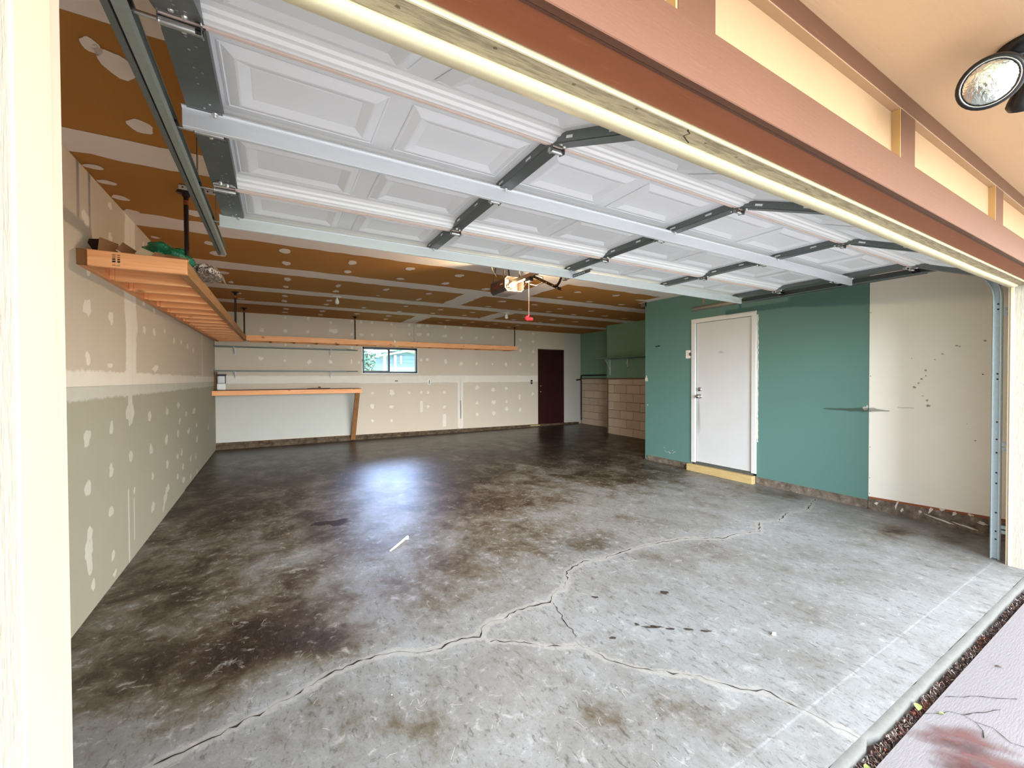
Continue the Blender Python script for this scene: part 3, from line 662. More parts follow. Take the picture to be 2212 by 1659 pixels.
m = MB(); m.box((7.172, YB - .003, .05), (7.76, YB, 2.63)); obj('drywall_sheet', m, 'primed', wbk)
m = MB(); m.hexa([(-1, YB - .012, -.1), (7.7, YB - .012, -.1), (7.7, YB, -.1), (-1, YB, -.1), (-1, YB - .012, .125), (7.7, YB - .012, .045), (7.7, YB, .045), (-1, YB, .125)])
obj('footing', m, 'kerb_dark', wbk)
m = MB(); m.hexa([(-1, YB - .05, -.1), (6.2, YB - .05, -.1), (6.2, YB, -.1), (-1, YB, -.1), (-1, YB - .05, .075), (6.2, YB - .05, .02), (6.2, YB, .02), (-1, YB, .075)])
obj('footing', m, 'kerb_dark', wbk)
bp = lambda x, z: (x, YB - .0045, z)
m = MB(); m.ribbon(lambda x, z: (x, YB - .006, z), [(3.975, .33), (3.975, .78)], .014, .1, .1, .1); m.ribbon(lambda x, z: (x, YB - .006, z), [(3.97, .80), (3.97, 1.25)], .003, .1, .1, .1)
m.ribbon(lambda x, z: (x, YB - .006, z), [(2.81, 2.2), (2.81, 2.61)], .004, .1, .1, .1)
obj('sheet_gap', m, 'stain_soft', wbk, True, 'stuff')

# right wall: panels over a concrete kerb ------------------------------------------------------
m = MB()
for a, b in (((YF - .02, -.3), (2.99, 2.75)), ((2.99, 2.12), (3.93, 2.75)), ((2.99, -.3), (3.93, .06)), ((3.93, -.3), (4.80, 2.75))):
    m.box((XR + .012, a[0], a[1]), (XR + .12, b[0], b[1]))
m.box((XR + .0, 4.80 - .012, 2.5), (7.0, 4.80 + .1, 2.75)); m.box((XR + .02, 4.70, -.3), (7.2, 4.79, 2.75))
wr = struct('wall_right', m, 'kerb')
def rp(name, pts, mat, t0=0.0, t1=.012, lab=None):
    """panel with (y,z) outline on the right wall"""
    m = MB(); n = len(pts)
    m.add([(XR + t0, y, z) for y, z in pts] + [(XR + t1, y, z) for y, z in pts],
          [tuple(range(n)), tuple(range(2 * n - 1, n - 1, -1))] + [(i, i + n, (i + 1) % n + n, (i + 1) % n) for i in range(n)])
    return obj(name, m, mat, wr, label=lab)
rp('wall_panel', [(4.80, .052), (4.80, 2.58), (3.93, 2.57), (3.93, .055)], 'green_paint', lab='green painted wallboard')
rp('wall_panel', [(3.93, 2.17), (3.93, 2.57), (2.99, 2.56), (2.99, 2.17)], 'green_paint', lab='green painted wallboard')
rp('wall_panel', [(2.99, .055), (2.99, 2.56), (1.850, 2.56), (1.850, .050)], 'green_paint', lab='green painted wallboard')
rp('wall_panel', [(1.846, .088), (1.846, 2.56), (.80, 2.54), (.80, .125)], 'drywall_white', t0=-.002, lab='unpainted cream wallboard')
m = MB(); m.box((XR, 4.80, -.02), (XR + .02, 4.812, 2.6)); obj('corner_edge', m, 'green_paint', wr)
m = MB()
m.hexa([(XR - .02, .8, -.3), (XR + .02, .8, -.3), (XR + .02, 1.845, -.3), (XR - .02, 1.845, -.3), (XR - .004, .8, .10), (XR + .02, .8, .10), (XR + .02, 1.845, .07), (XR - .004, 1.845, .07)])
obj('kerb', m, 'kerb', wr)
m = MB(); m.box((XR - .001, .8, .06), (XR + .02, 1.845, .135)); obj('sill_plate', m, 'brown_under', wr)
m = MB()
for y, z, a, b in ((1.78, .03, .015, .012), (1.62, .055, .008, .045), (1.58, .02, .01, .02), (1.38, .07, .012, .03), (1.30, .10, .02, .012), (1.22, .085, .012, .02), (1.12, .10, .018, .01), (1.05, .05, .03, .012), (1.45, .04, .015, .01), (1.3, .0, .09, .008), (1.15, -.01, .08, .008)): m.blob(lambda y, z: (XR - .006 - max(0, (.08 - z)) * .05, y, z), (y, z), a, b, .4, 18, ang=.2)
obj('paint_fleck', m, 'mud_wall', wr, True, 'stuff')
m = MB()
m.hexa([(XR - .005, 1.85, -.3), (XR + .03, 1.85, -.3), (XR + .03, 4.78, -.3), (XR - .005, 4.78, -.3), (XR + .004, 1.85, .06), (XR + .03, 1.85, .06), (XR + .03, 4.78, .06), (XR + .004, 4.78, .06)])
obj('kerb', m, 'kerb', wr)
rpl = lambda y, z: (XR - .0035, y, z)
m = MB(); m.ribbon(rpl, [(2.25, .972), (2.0, .975), (1.86, .98), (1.78, .982), (1.68, .98)], [.002, .006, .007, .006, .001], .3, .03, 4.0)
m.ribbon(rpl, [(1.62, 1.02), (1.5, 1.02)], .002, .3, .03, 1.2)
for y, z, a in ((1.22, 1.6, .01), (1.20, 1.59, .008), (1.05, 1.63, .01), (1.31, 1.53, .008), (1.36, 1.48, .007), (1.42, 1.38, .01), (1.45, 1.30, .01), (1.47, 1.26, .009), (1.50, 1.22, .013), (1.44, 1.14, .006), (1.41, 1.10, .01), (1.40, 1.05, .014), (1.52, 1.5, .005), (1.15, .9, .004)): m.blob(rpl, (y, z), a, a * .9, .3, 8)
obj('stain', m, 'stain_soft', wr, True, 'stuff')
m = MB()
m.ribbon(lambda y, z: (XR - .002, y, z), [(4.60, 1.825), (4.51, 1.83)], .007, .3, .02, .3)
for z in (1.98, 1.33, .97, .60, .28, .12): m.blob(rpl, (1.835, z), .004, .004, .1, 8)
m.blob(rpl, (1.06, 1.34), .006, .005, .2, 8); m.blob(rpl, (1.1, .76), .005, .004, .2, 8); m.blob(rpl, (1.42, 1.33), .004, .004, .2, 8)
obj('nail_hole', m, 'stain_oil', wr, True, 'stuff')
m = MB()
for y, z, a, b in ((1.875, .99, .028, .016), (1.862, 1.01, .01, .02), (4.78, 1.30, .03, .05), (4.76, .88, .012, .01)): m.blob(lambda y, z: (XR - .0028, y, z), (y, z), a, b, .4, 7, fe=1.4)
for k in range(10): m.blob(lambda y, z: (XR - .0028, y, z), (rnd.uniform(4.2, 4.6), rnd.uniform(.15, .22)), .014, .003, .4, 7, ang=rnd.uniform(-1, 1))
obj('paint_chip', m, 'mud_wall', wr, True, 'stuff')

# back right corner: recessed block wall, green above -------------------------------------------
m = MB()
m.box((7.01, 4.6, -.3), (7.9, 7.55, 2.75)); m.box((7.80, 7.55, -.3), (7.95, 9.6, 2.75))
wbr = struct('wall_far_right', m, 'mortar')
m = MB(); m.box((7.0, 4.75, 1.325), (7.012, 7.56, 2.7)); m.box((7.0, 7.55, 1.325), (7.8, 7.562, 2.7)); m.box((7.772, 7.55, 1.325), (7.80, 9.49, 2.7)); obj('wall_panel', m, 'green_paint_lifted', wbr)
bm_ = MB(); bm_.bbox((0, 0, 0), (.03, .392, .192), .005); blk = None
bh_ = MB(); bh_.bbox((0, 0, 0), (.03, .192, .192), .005); bt_ = MB(); bt_.bbox((0, 0, 0), (.03, .392, .128), .005)
meF = bm_.mesh('block', ['cmu']); meH = bh_.mesh('block', ['cmu']); meT = bt_.mesh('block', ['cmu'])
def cut(w, h): b_ = MB(); b_.bbox((0, 0, 0), (.03, w, h), .005); return b_.mesh('block', ['cmu'])
cutA = (cut(.132, .192), cut(.132, .128)); cutB = (cut(.332, .192), cut(.332, .128))
def block(me, loc):
    o = bpy.data.objects.new('block', me); COL.objects.link(o); o.parent = wbr; o.location = loc
for r in range(7):
    z = -.05 + r * .2 + (.0 if r < 6 else 0)
    me = meF if r < 6 else meT
    if r == 6: z = 1.165
    else: z = -.035 + r * .2
    y = 7.49 - (.0 if r % 2 == 0 else .2)
    if r % 2: block(meH if r < 6 else meT, (6.985, 7.49 - .192 - .004, z))
    for k in range(5): block(me, (6.985, y - (k + 1) * .4 + .004, z))
    # further recessed wall
    y = 9.44 - (.14 if r % 2 == 0 else .34)
    for k in range(5):
        if y - (k + 1) * .4 > 7.5: block(me, (7.765, y - (k + 1) * .4 + .004, z))
    g_ = .136 if r % 2 == 0 else .336
    o = bpy.data.objects.new('block', (cutA if r % 2 == 0 else cutB)[r == 6]); COL.objects.link(o); o.parent = wbr; o.location = (7.765, 9.445 - g_, z)
m = MB(); m.tube([(7.74, 9.42, .1), (7.74, 9.42, 1.25), (7.70, 9.40, 1.33)], .016, 8); m.tube([(7.55, 9.40, 1.27), (7.70, 9.40, 1.28), (7.72, 9.39, 1.39), (7.73, 9.36, 1.405), (7.74, 8.4, 1.405), (7.74, 7.58, 1.40)], .022, 8)
tag(obj('pipe', m, 'black_metal'), 'black pipe running along the block wall in the back right corner', 'pipe')
# shelf on the green wall
t = thing('wall_shelf', 'green painted shelf on white brackets above the concrete block wall', 'shelf', (6.85, 7.0, 1.785))
m = MB(); m.bbox((6.68, 5.9, 1.775), (6.995, 7.66, 1.80), .003); obj('shelf_board', m, 'shelf_green2', t)
def bracket(par, x, y, z, dx, dy, h, mat='white_paint'):
    m = MB(); L = .2
    m.beam((x, y, z), (x, y, z - h), .022, .022, up=(1, 0, 0) if dx else (0, 1, 0))
    m.beam((x, y, z - .004), (x + dx * L, y + dy * L, z - .004), .022, .008)
    m.tube([(x, y, z - h * .8), (x + dx * L * .45, y + dy * L * .45, z - h * .25), (x + dx * L * .8, y + dy * L * .8, z - .01)], .006, 6)
    return obj('bracket', m, mat, par)
bracket(t, 6.985, 7.42, 1.772, -1, 0, .38); bracket(t, 6.985, 6.854, 1.772, -1, 0, .19)

# maroon back door ------------------------------------------------------------------------------------
m = MB(); m.bbox((6.30, YB + .02, -.02), (7.146, YB + .06, 2.11), .003)
d1 = struct('door_1', m, 'maroon_paint')
m = MB(); m.box((6.278, YB - .002, -.02), (6.30, YB + .12, 2.135)); m.box((7.146, YB - .002, -.02), (7.168, YB + .12, 2.135)); m.box((6.278, YB - .002, 2.112), (7.168, YB + .12, 2.135)); obj('door_frame', m, 'maroon_paint', d1)
for z in (1.115, .955):
    m = MB(); m.lathe([(.02, 0), (.028, -.006), (.022, -.02), (.02, -.035), (.0, -.04)], (6.37, YB + .02, z), (0, 1, 0), 14); obj('door_knob', m, 'chrome', d1)
m = MB(); m.box((6.0, YB - .06, .02), (6.3, YB - .02, .045)); obj('threshold', m, 'step_wood', d1)

# window with black sliding frame -----------------------------------------------------------------
x0, x1, z0, z1 = 1.661, 2.881, 1.457, 2.035
m = MB(); t_ = .034
m.box((x0, YB - .012, z0), (x1, YB + .09, z0 + t_)); m.box((x0, YB - .012, z1 - t_ - .01), (x1, YB + .09, z1)); m.box((x0, YB - .012, z0), (x0 + t_ * .8, YB + .09, z1)); m.box((x1 - t_ * .9, YB - .012, z0), (x1, YB + .09, z1))
win = struct('window_1', m, 'black_metal')
m = MB(); m.box((2.215, YB + .01, z0), (2.255, YB + .05, z1)); m.box((x0 + .02, YB + .01, z0 + .03), (2.22, YB + .03, z0 + .052)); m.box((x0 + .02, YB + .01, z1 - .055), (2.22, YB + .03, z1 - .03)); obj('sash', m, 'black_metal', win)
for a, b, y in ((x0 + .02, 2.23, YB + .035), (2.24, x1 - .02, YB + .06)):
    m = MB(); m.box((a, y, z0 + .02), (b, y + .004, z1 - .02)); obj('pane', m, 'glass', win)
m = MB(); m.box((x0 - .018, YB - .006, z0 - .02), (x1 + .022, YB - .001, z0)); m.box((x0 - .018, YB - .006, z0), (x0, YB - .001, z1)); m.box((x1, YB - .006, z0), (x1 + .022, YB - .001, z1)); obj('casing', m, 'white_trim', win)
m = MB(); m.box((x0 - .012, YB - .02, 1.70), (x0 + .012, YB - .01, 1.76)); obj('latch', m, 'black_plastic', win)

# entry door on the right wall ---------------------------------------------------------------------
m = MB(); m.bbox((XR + .004, 3.058, .102), (XR + .045, 3.858, 2.108), .003)
d2 = struct('door_2', m, 'white_paint')
def rbox(a, b, mat, nm, par, c=.004): m = MB(); m.bbox(a, b, c); return obj(nm, m, mat, par)
rbox((XR - .018, 3.865, .085), (XR + .02, 3.932, 2.111), 'white_trim', 'casing', d2); rbox((XR - .018, 2.990, .09), (XR + .02, 3.052, 2.111), 'white_trim', 'casing', d2)
rbox((XR - .018, 2.990, 2.112), (XR + .02, 3.932, 2.172), 'white_trim', 'casing', d2)
m = MB(); m.box((XR - .002, 3.04, .062), (XR + .1, 3.88, .098)); obj('threshold', m, 'galv_dark', d2)
for z, big in ((1.154, 0), (1.053, 1)):
    m = MB()
    if big: m.lathe([(.033, 0), (.033, -.006), (.014, -.012), (.013, -.035), (.024, -.045), (.030, -.058), (.026, -.07), (.0, -.076)], (XR + .004, 3.797, z), (1, 0, 0), 20)
    else: m.lathe([(.031, 0), (.031, -.01), (.024, -.022), (.0, -.024)], (XR + .004, 3.797, z), (1, 0, 0), 20)
    obj('door_knob' if big else 'deadbolt', m, 'chrome', d2)
m = MB(); m.blob(lambda y, z: (XR + .0025, y, z), (3.82, .75), .03, .3, .3, 18, fe=2.2); m.blob(lambda y, z: (XR + .0025, y, z), (3.48, 1.67), .04, .02, .3, 18, fe=2.2)
obj('smudge', m, 'stain_faint', d2, True, 'stuff')
m = MB(); m.ribbon(lambda y, z: (XR - .003, y, z), [(2.978, .5), (2.98, 1.1), (2.977, 2.12)], .008, .6, .03, .4)
obj('filler_edge', m, 'mud_wall', d2, True, 'stuff')
t = tag(obj('step_block', MB().bbox((XR - .075, 3.003, -.045), (XR - .004, 3.967, .061), .004), 'step_wood'), 'raw timber step block on the floor below the white door', 'step')
# switch plate beside the door
t = thing('switch_plate', 'white switch plate on the green wall beside the white door', 'switch', (XR, 3.985, 1.667))
m = MB(); m.bbox((XR - .008, 3.948, 1.607), (XR - .0005, 4.032, 1.728), .002); obj('plate', m, 'white_plastic', t)
m = MB(); m.bbox((XR - .014, 3.975, 1.695), (XR - .008, 4.02, 1.712), .001); obj('rocker', m, 'white_trim', t)
m = MB(); m.box((XR - .0105, 3.965, 1.652), (XR - .0075, 4.022, 1.657)); obj('rocker', m, 'white_trim', t)
m = MB(); m.bbox((XR - .03, 3.938, 1.645), (XR - .004, 3.956, 1.69), .004); obj('hook', m, 'black_plastic', t)
# back wall outlet, switch, box slot
def outlet(x, z, nm, lab, cat, mat='white_plastic', w=.035, h=.058):
    t = thing(nm, lab, cat, (x, YB, z))
    m = MB(); m.bbox((x - w, YB - .010, z - h), (x + w, YB - .004, z + h), .002); obj('plate', m, mat, t)
    return t
t = outlet(3.172, 1.245, 'outlet', 'white double outlet on the back wall right of the window', 'outlet')
for dz in (.022, -.022):
    m = MB(); m.bbox((3.158, YB - .013, 1.245 + dz - .013), (3.186, YB - .010, 1.245 + dz + .013), .002); obj('socket', m, 'black_plastic', t)
t = outlet(6.065, 1.225, 'switch_plate', 'black switch plate on the back wall left of the maroon door', 'switch', 'black_plastic', .03, .055)
m = MB(); m.box((6.058, YB - .018, 1.215), (6.072, YB - .010, 1.24)); obj('toggle', m, 'white_plastic', t)
t = tag(obj('wall_slot', MB().bbox((2.36, YB - .008, 1.268), (2.43, YB - .004, 1.288), .001), 'black_plastic'), 'small black slot in the back wall under the window', 'slot')

# front wall, jambs, header ----------------------------------------------------------------------
m = MB()
m.box((-2.0, .68, -.3), (-.25, .795, 2.78)); m.box((4.605, .68, -.3), (9.0, .80, 2.78)); m.box((-.25, .70, 2.02), (4.605, .795, 2.78))
m.box((-1.9, -.3, 2.36), (9.1, .68, 2.42))
wf = struct('wall_front', m, 'drywall_tan')
m = MB(); m.box((-.252, .672, -.068), (-.248, .76, 2.0)); m.bbox((-.40, .670, -.068), (-.249, .757, 2.02), .006)
jl = struct('trim_1', m, 'cream_paint')
m = MB(); m.bbox((-.38, .592, -.068), (-.2495, .667, 1.96), .004); obj('sawn_board', m, 'grey_sawn_z', jl)
m = MB(); m.bbox((4.603, .715, -.063), (4.76, .787, 1.985), .004); jr = struct('trim_2', m, 'cream_sawn_x' if 0 else 'grey_sawn_z')
m = MB(); m.bbox((4.598, .772, -.063), (4.61, .790, 1.985), .003); obj('stop_strip', m, 'cream_inner', jr)
m = MB(); m.bbox((4.605, .592, -.063), (4.80, .713, 1.96), .003); obj('sawn_board', m, 'brown_paint', jr)
# header: sawn cream board with a smooth stop nailed under it
m = MB(); m.bbox((-.25, .703, 1.972), (4.603, .80, 2.02), .004); hd = struct('trim_3', m, 'cream_sawn_x')
m = MB(); xs3 = np.linspace(-.249, 4.60, 60)
for i, x in enumerate(xs3):
    w = .0022 * math.sin(x * 2.3) + .0015 * math.sin(x * 5.1 + 1)
    for y, z in ((.757 + w, 1.973), (.760 + w, 1.963), (.780 + w, 1.9605), (.803 + w, 1.962), (.806 + w, 1.975)): m.v.append((x, y, z)); m.a.append(1)
for i in range(59):
    for j in range(4): m.f.append((i * 5 + j, i * 5 + j + 1, (i + 1) * 5 + j + 1, (i + 1) * 5 + j)); m.mi.append(0); m.sm.append(j in (1, 2))
obj('stop_strip', m, 'cream_inner', hd)
m = MB(); m.bbox((-.25, .700, 1.966), (4.603, .708, 1.985), .002); obj('edge_bead', m, 'cream_inner', hd)
m = MB(); m.bbox((-1.0, .614, 1.974), (4.9, .699, 2.08), .004); tb = struct('trim_4', m, 'brown_under')
hp = lambda x, y: (x, y, 1.9712)
m = MB(); Q = wig([(.938, .698), (.95, .715), (.967, .723), (.96, .735), (1.0, .752)], .003); m.ribbon(hp, Q, [rnd.uniform(.0008, .0018) for _ in Q], .4, .01, .3); obj('crack', m, 'crack_dark', hd, True, 'stuff')
m = MB()
for x, y in ((.763, .719), (.192, .73), (.382, .726), (.58, .729), (1.042, .73), (1.187, .731), (1.6, .735), (2.1, .73), (2.7, .728)): m.blob(hp, (x, y), .005, .004, .2, 18)
obj('nail_head', m, 'stain_soft', hd, True, 'stuff')
m = MB(); m.bbox((-1.0, .6085, 1.970), (4.9, .6150, 1.976), .001); m.box((-1.0, .596, 1.985), (4.9, .612, 1.99)); obj('drip_edge', m, 'brown_paint', tb)
m = MB(); m.bbox((-1.0, .586, 1.966), (9.0, .605, 2.10), .002); obj('fascia_board', m, 'brown_paint', tb)
m = MB(); m.box((-1.9, .616, 2.09), (9, .68, 2.36)); pn = struct('wall_facade', m, 'cream_panel')
m = MB(); m.bbox((-1.9, .59, 2.281), (9.0, .618, 2.345), .002); obj('frieze_board', m, 'brown_paint', pn)
m = MB(); m.box((-1.9, .5915, 2.277), (9, .617, 2.2815)); obj('frieze_underside', m, 'cream_panel', pn)
for xa in (-.45, .75, 1.947, 3.15, 4.35, 5.55):
    m = MB(); m.bbox((xa, .5905, 2.102), (xa + .13, .618, 2.279), .002); obj('batten', m, 'brown_paint', pn)
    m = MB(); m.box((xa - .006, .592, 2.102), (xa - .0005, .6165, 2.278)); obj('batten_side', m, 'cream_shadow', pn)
m = MB(); m.box((-1.9, -.32, 2.345), (9.1, .60, 2.36)); sf = struct('soffit', m, 'soffit_paint')
m = MB(); m.box((-1.9, -.34, 2.28), (9.1, -.32, 2.80)); struct('fascia', m, 'brown_paint')
m = MB(); m.box((-1.9, .66, -.3), (-.40, .68, 2.345)); m.box((4.80, .66, -.3), (9, .68, 2.345)); struct('siding', m, 'cream_panel')
# outer shell that keeps daylight out of the hidden rooms
m = MB(); m.box((9.0, .6, -.3), (9.1, 10, 2.8)); m.box((7.95, 9.5, -.3), (9.1, 9.62, 2.8)); struct('wall_outer', m, 'cream_panel')

# ------------------------------------------------------------------ garage door
DX0, DX1 = -.24, 4.575; ZD = 2.222; L = .518
door = thing('garage_door', 'white sectional garage door with raised panels, rolled up under the ceiling', 'garage door', (0, 0, ZD)); door['kind'] = 'thing'
def section_mesh(L, tip=False):
    m = MB(); W_ = DX1 - DX0
    prof = [(0, .050), (0, .004), (-.004, 0), (-.016, 0), (-.022, .004), (-.034, .008), (-.040, .018), (-.058, .022), (-.064, .030), (-.088, .036), (-L + .030, .036), (-L + .022, .028), (-L + .010, .024), (-L + .006, .008), (-L + .001, .006), (-L + .001, .050)]
    xs = (0, W_); n = len(prof)
    V = [(x, y, z) for x in xs for y, z in prof]
    F = [(i, i + 1, n + i + 1, n + i) for i in range(n - 1)] + [(n - 1, 0, n, 2 * n - 1)] + [tuple(range(n - 1, -1, -1)), tuple(range(n, 2 * n))]
    m.add(V, F)
    for k, f in enumerate(F):
        if k < 9: m.mi[k] = 1
    return m.mesh('door_section', ['door_white', 'door_rail_white'])
secme = section_mesh(L)
def emb(w, d):
    """raised panel seen from inside: ridge around a sunk field"""
    m = MB()
    rings = [(0, -.0012), (.007, -.0035), (.010, -.0012), (.040, -.0125), (.046, -.0125), (.078, .0), (.080, -.0008)]
    V = []
    for ins, z in rings: V += [(ins, ins, z), (w - ins, ins, z), (w - ins, d - ins, z), (ins, d - ins, z)]
    F = [(r * 4 + k, (r + 1) * 4 + k, (r + 1) * 4 + (k + 1) % 4, r * 4 + (k + 1) % 4) for r in range(len(rings) - 1) for k in range(4)] + [tuple(len(rings) * 4 - 1 - i for i in range(4))]
    m.add(V, F); return m.mesh('raised_panel', ['door_white'])
embme = emb(.478, .318)
stx = [DX0, .927, 2.125, 3.30, DX1]
cells = [(-.135, 0), (.418, 0), (1.015, 0), (1.568, 0), (2.21, 0), (2.763, 0), (3.385, 0), (3.925, 0)]
# stile meshes in section coordinates
def stile_mesh(w):
    m = MB(); m.box((0, -L + .012, -.001), (w, -.004, .0015)); m.box((0, -L + .012, 0), (.0015, -.004, .036)); m.box((w - .0015, -L + .012, 0), (w, -.004, .036))
    return m
m = stile_mesh(.098)
for k, y in enumerate((-.06, -.075, -.10, -.13, -.16, -.26, -.29, -.32, -.335, -.41, -.43, -.46)):
    x = .05 + (.018 if k % 3 == 1 else 0); n = 8
    m.add([(x + .0035 * math.cos(2 * PI * i / n), y + .0045 * math.sin(2 * PI * i / n), -.0016) for i in range(n)], [tuple(range(n - 1, -1, -1))], 1)
endme = m.mesh('stile', ['galv_dark', 'bolt_zinc'])
m = stile_mesh(.060)
for y in (-.12, -.36): m.box((.0, y - .02, .012), (-.0015, y + .02, .022), 1)
midme = m.mesh('stile', ['galv_dark', 'bolt_zinc'])
SECT = [(2.865, 0), (2.347, 0), (1.829, 0), (1.307, math.radians(22.6))]
secs = []
for i, (y, a) in enumerate(SECT):
    o = bpy.data.objects.new('door_section', secme); COL.objects.link(o); o.parent = door; o.location = (DX0, y, 0); o.rotation_euler = (a, 0, 0); secs.append(o)
    for cx, _ in cells:
        p = bpy.data.objects.new('raised_panel', embme); COL.objects.link(p); p.parent = o; p.location = (cx - DX0, -.118 - .318, .0355)
    for k, sx in enumerate(stx):
        if k in (0, 4): me = endme; off = -.006 if k == 0 else -.092
        else: me = midme; off = 0
        p = bpy.data.objects.new('stile', me); COL.objects.link(p); p.parent = o; p.location = (sx - DX0 + off, 0, 0)
    if i:
        m = MB(); m.box((.0, .0005, .0005), (DX1 - DX0, .040, .0045)); m.tube([(0, .008, .0005), (DX1 - DX0, .008, .0005)], .005, 8); m.tube([(0, .026, .0005), (DX1 - DX0, .026, .0005)], .0045, 8)
        p = obj('joint_seal', m, 'seal_tan', o, loc=(0, 0, 0), label='tan weather seal')
# bottom seal of the lowest section
m = MB(); m.tube([(0, -L - .004, .02), (DX1 - DX0, -L - .004, .02)], .014, 10); obj('bottom_seal', m, 'black_plastic', secs[3], loc=(0, 0, 0))
# hinges
def hinge_mesh(w):
    m = MB(); h = w / 2
    m.add([(-h, -.008, -.004), (h, -.008, -.004), (h * .95, -.035, -.004), (h * .35, -.075, -.004), (-h * .35, -.075, -.004), (-h * .95, -.035, -.004),
           (-h, -.008, -.001), (h, -.008, -.001), (h * .95, -.035, -.001), (h * .35, -.075, -.001), (-h * .35, -.075, -.001), (-h * .95, -.035, -.001)],
          [(0, 1, 2, 3, 4, 5), (11, 10, 9, 8, 7, 6)] + [(i, i + 6, (i + 1) % 6 + 6, (i + 1) % 6) for i in range(6)])
    m.box((-h, -.012, -.026), (-h + .003, .022, -.002)); m.box((h - .003, -.012, -.026), (h, .022, -.002))
    m.add([(-h * .8, .018, -.004), (h * .8, .018, -.004), (h * .5, .072, -.004), (-h * .5, .072, -.004), (-h * .8, .018, -.001), (h * .8, .018, -.001), (h * .5, .072, -.001), (-h * .5, .072, -.001)], [(0, 1, 2, 3), (7, 6, 5, 4), (0, 4, 5, 1), (1, 5, 6, 2), (2, 6, 7, 3), (3, 7, 4, 0)], 1)
    m.tube([(-h, .006, -.018), (h, .006, -.018)], .009, 12, 2)
    for x, y in ((-.012, -.045), (.012, -.03), (0, .048)): m.lathe([(.008, 0), (.008, -.004), (.0055, -.009), (.0, -.010)], (x, y, -.004), (0, 0, 1), 8, 2)
    return m
hw = hinge_mesh(.090).mesh('hinge', ['chrome', 'galv_dark', 'bolt_zinc']); hn = hinge_mesh(.062).mesh('hinge', ['galv_dark', 'galv_dark', 'bolt_zinc'])
for y, a in ((2.347, 0), (1.829, 0), (1.307, .2)):
    for k, sx in enumerate(stx):
        cx = sx + (.043 if k == 0 else -.043 if k == 4 else .030)
        o = bpy.data.objects.new('hinge', hw if k in (0, 4) else hn); COL.objects.link(o); o.parent = door; o.location = (cx, y, -.001); o.rotation_euler = (a, 0, 0)
# rollers with stems that run in the tracks
for y, dz in ((2.82, 0), (2.353, 0), (1.835, 0), (1.313, 0), (.845, -.175)):
    for sgn, xe in ((-1, DX0), (1, DX1)):
        m = MB(); x2 = xe + sgn * .055; z = -.018 + dz
        m.tube([(xe - sgn * .07, y, z), (x2, y, z)], .0055, 8); m.tube([(xe - sgn * .09, y, z), (xe - sgn * .072, y, z)], .008, 6, 1)
        m.tube([(x2 - sgn * .004, y, z), (x2 + sgn * .014, y, z)], .021, 16, 1)
        obj('roller', m, ['bolt_zinc', 'black_plastic'], door, loc=(0, 0, 0))
# top corner fixtures
for xe, sg in ((DX0 + .002, 1), (DX1 - .085, 1)):
    m = MB(); m.bbox((xe, 2.79, -.020), (xe + .085, 2.862, -.004), .003); m.tube([(xe, 2.80, -.022), (xe + .085, 2.80, -.022)], .005, 8); m.tube([(xe, 2.845, -.022), (xe + .095, 2.845, -.022)], .006, 8)
    m.bbox((xe + .03, 2.815, -.0225), (xe + .05, 2.825, -.018), .001)
    obj('top_fixture', m, 'bolt_zinc', door, loc=(0, 0, 0))
# struts: hat channels across the door
def strut(yw, x0=DX0 - .02, x1=DX1 + .03):
    z0, z1 = -.058, .0015
    P = [(yw - .024, z1 - .004), (yw - .022, z1), (yw - .012, z1), (yw - .009, z1 - .005), (yw - .006, z1 - .005), (yw - .003, z1 - .001), (yw - .001, z1 - .004), (yw, z0 + .002), (yw + .002, z0), (yw + .018, z0), (yw + .018, z0 + .006)]
    m = MB(); n = len(P)
    V = [(x, y, q) for x in (x0, x1) for y, q in P]; F = [(i + 1, i, n + i, n + i + 1) for i in range(n - 1)]
    m.add(V, F)
    for sx in stx[1:4] + [stx[0] + .04, stx[4] - .04]:
        m.lathe([(.010, 0), (.010, -.003), (.006, -.004), (.006, -.012), (.0, -.013)], (sx + .03, yw - .013, z1 - .003), (0, 0, 1), 8, 1)
    return obj('strut', m, ['galvanised', 'bolt_zinc'], door, loc=(0, 0, 0))
strut(1.732); strut(2.768)
# opener bracket on the top section
m = MB(); m.box((2.185, 2.55, -.052), (2.19, 2.90, -.026)); m.box((2.185, 2.55, -.028), (2.215, 2.90, -.025))
for k in range(11):
    y = 2.62 + k * .026; m.add([(2.1845, y + .006 * math.cos(2 * PI * i / 8), -.039 + .006 * math.sin(2 * PI * i / 8)) for i in range(8)], [tuple(range(8))], 1)
m.bbox((2.17, 2.872, -.05), (2.215, 2.90, .0), .002, 1)
obj('opener_bracket', m, ['galv_dark', 'bolt_zinc'], door, loc=(0, 0, 0))

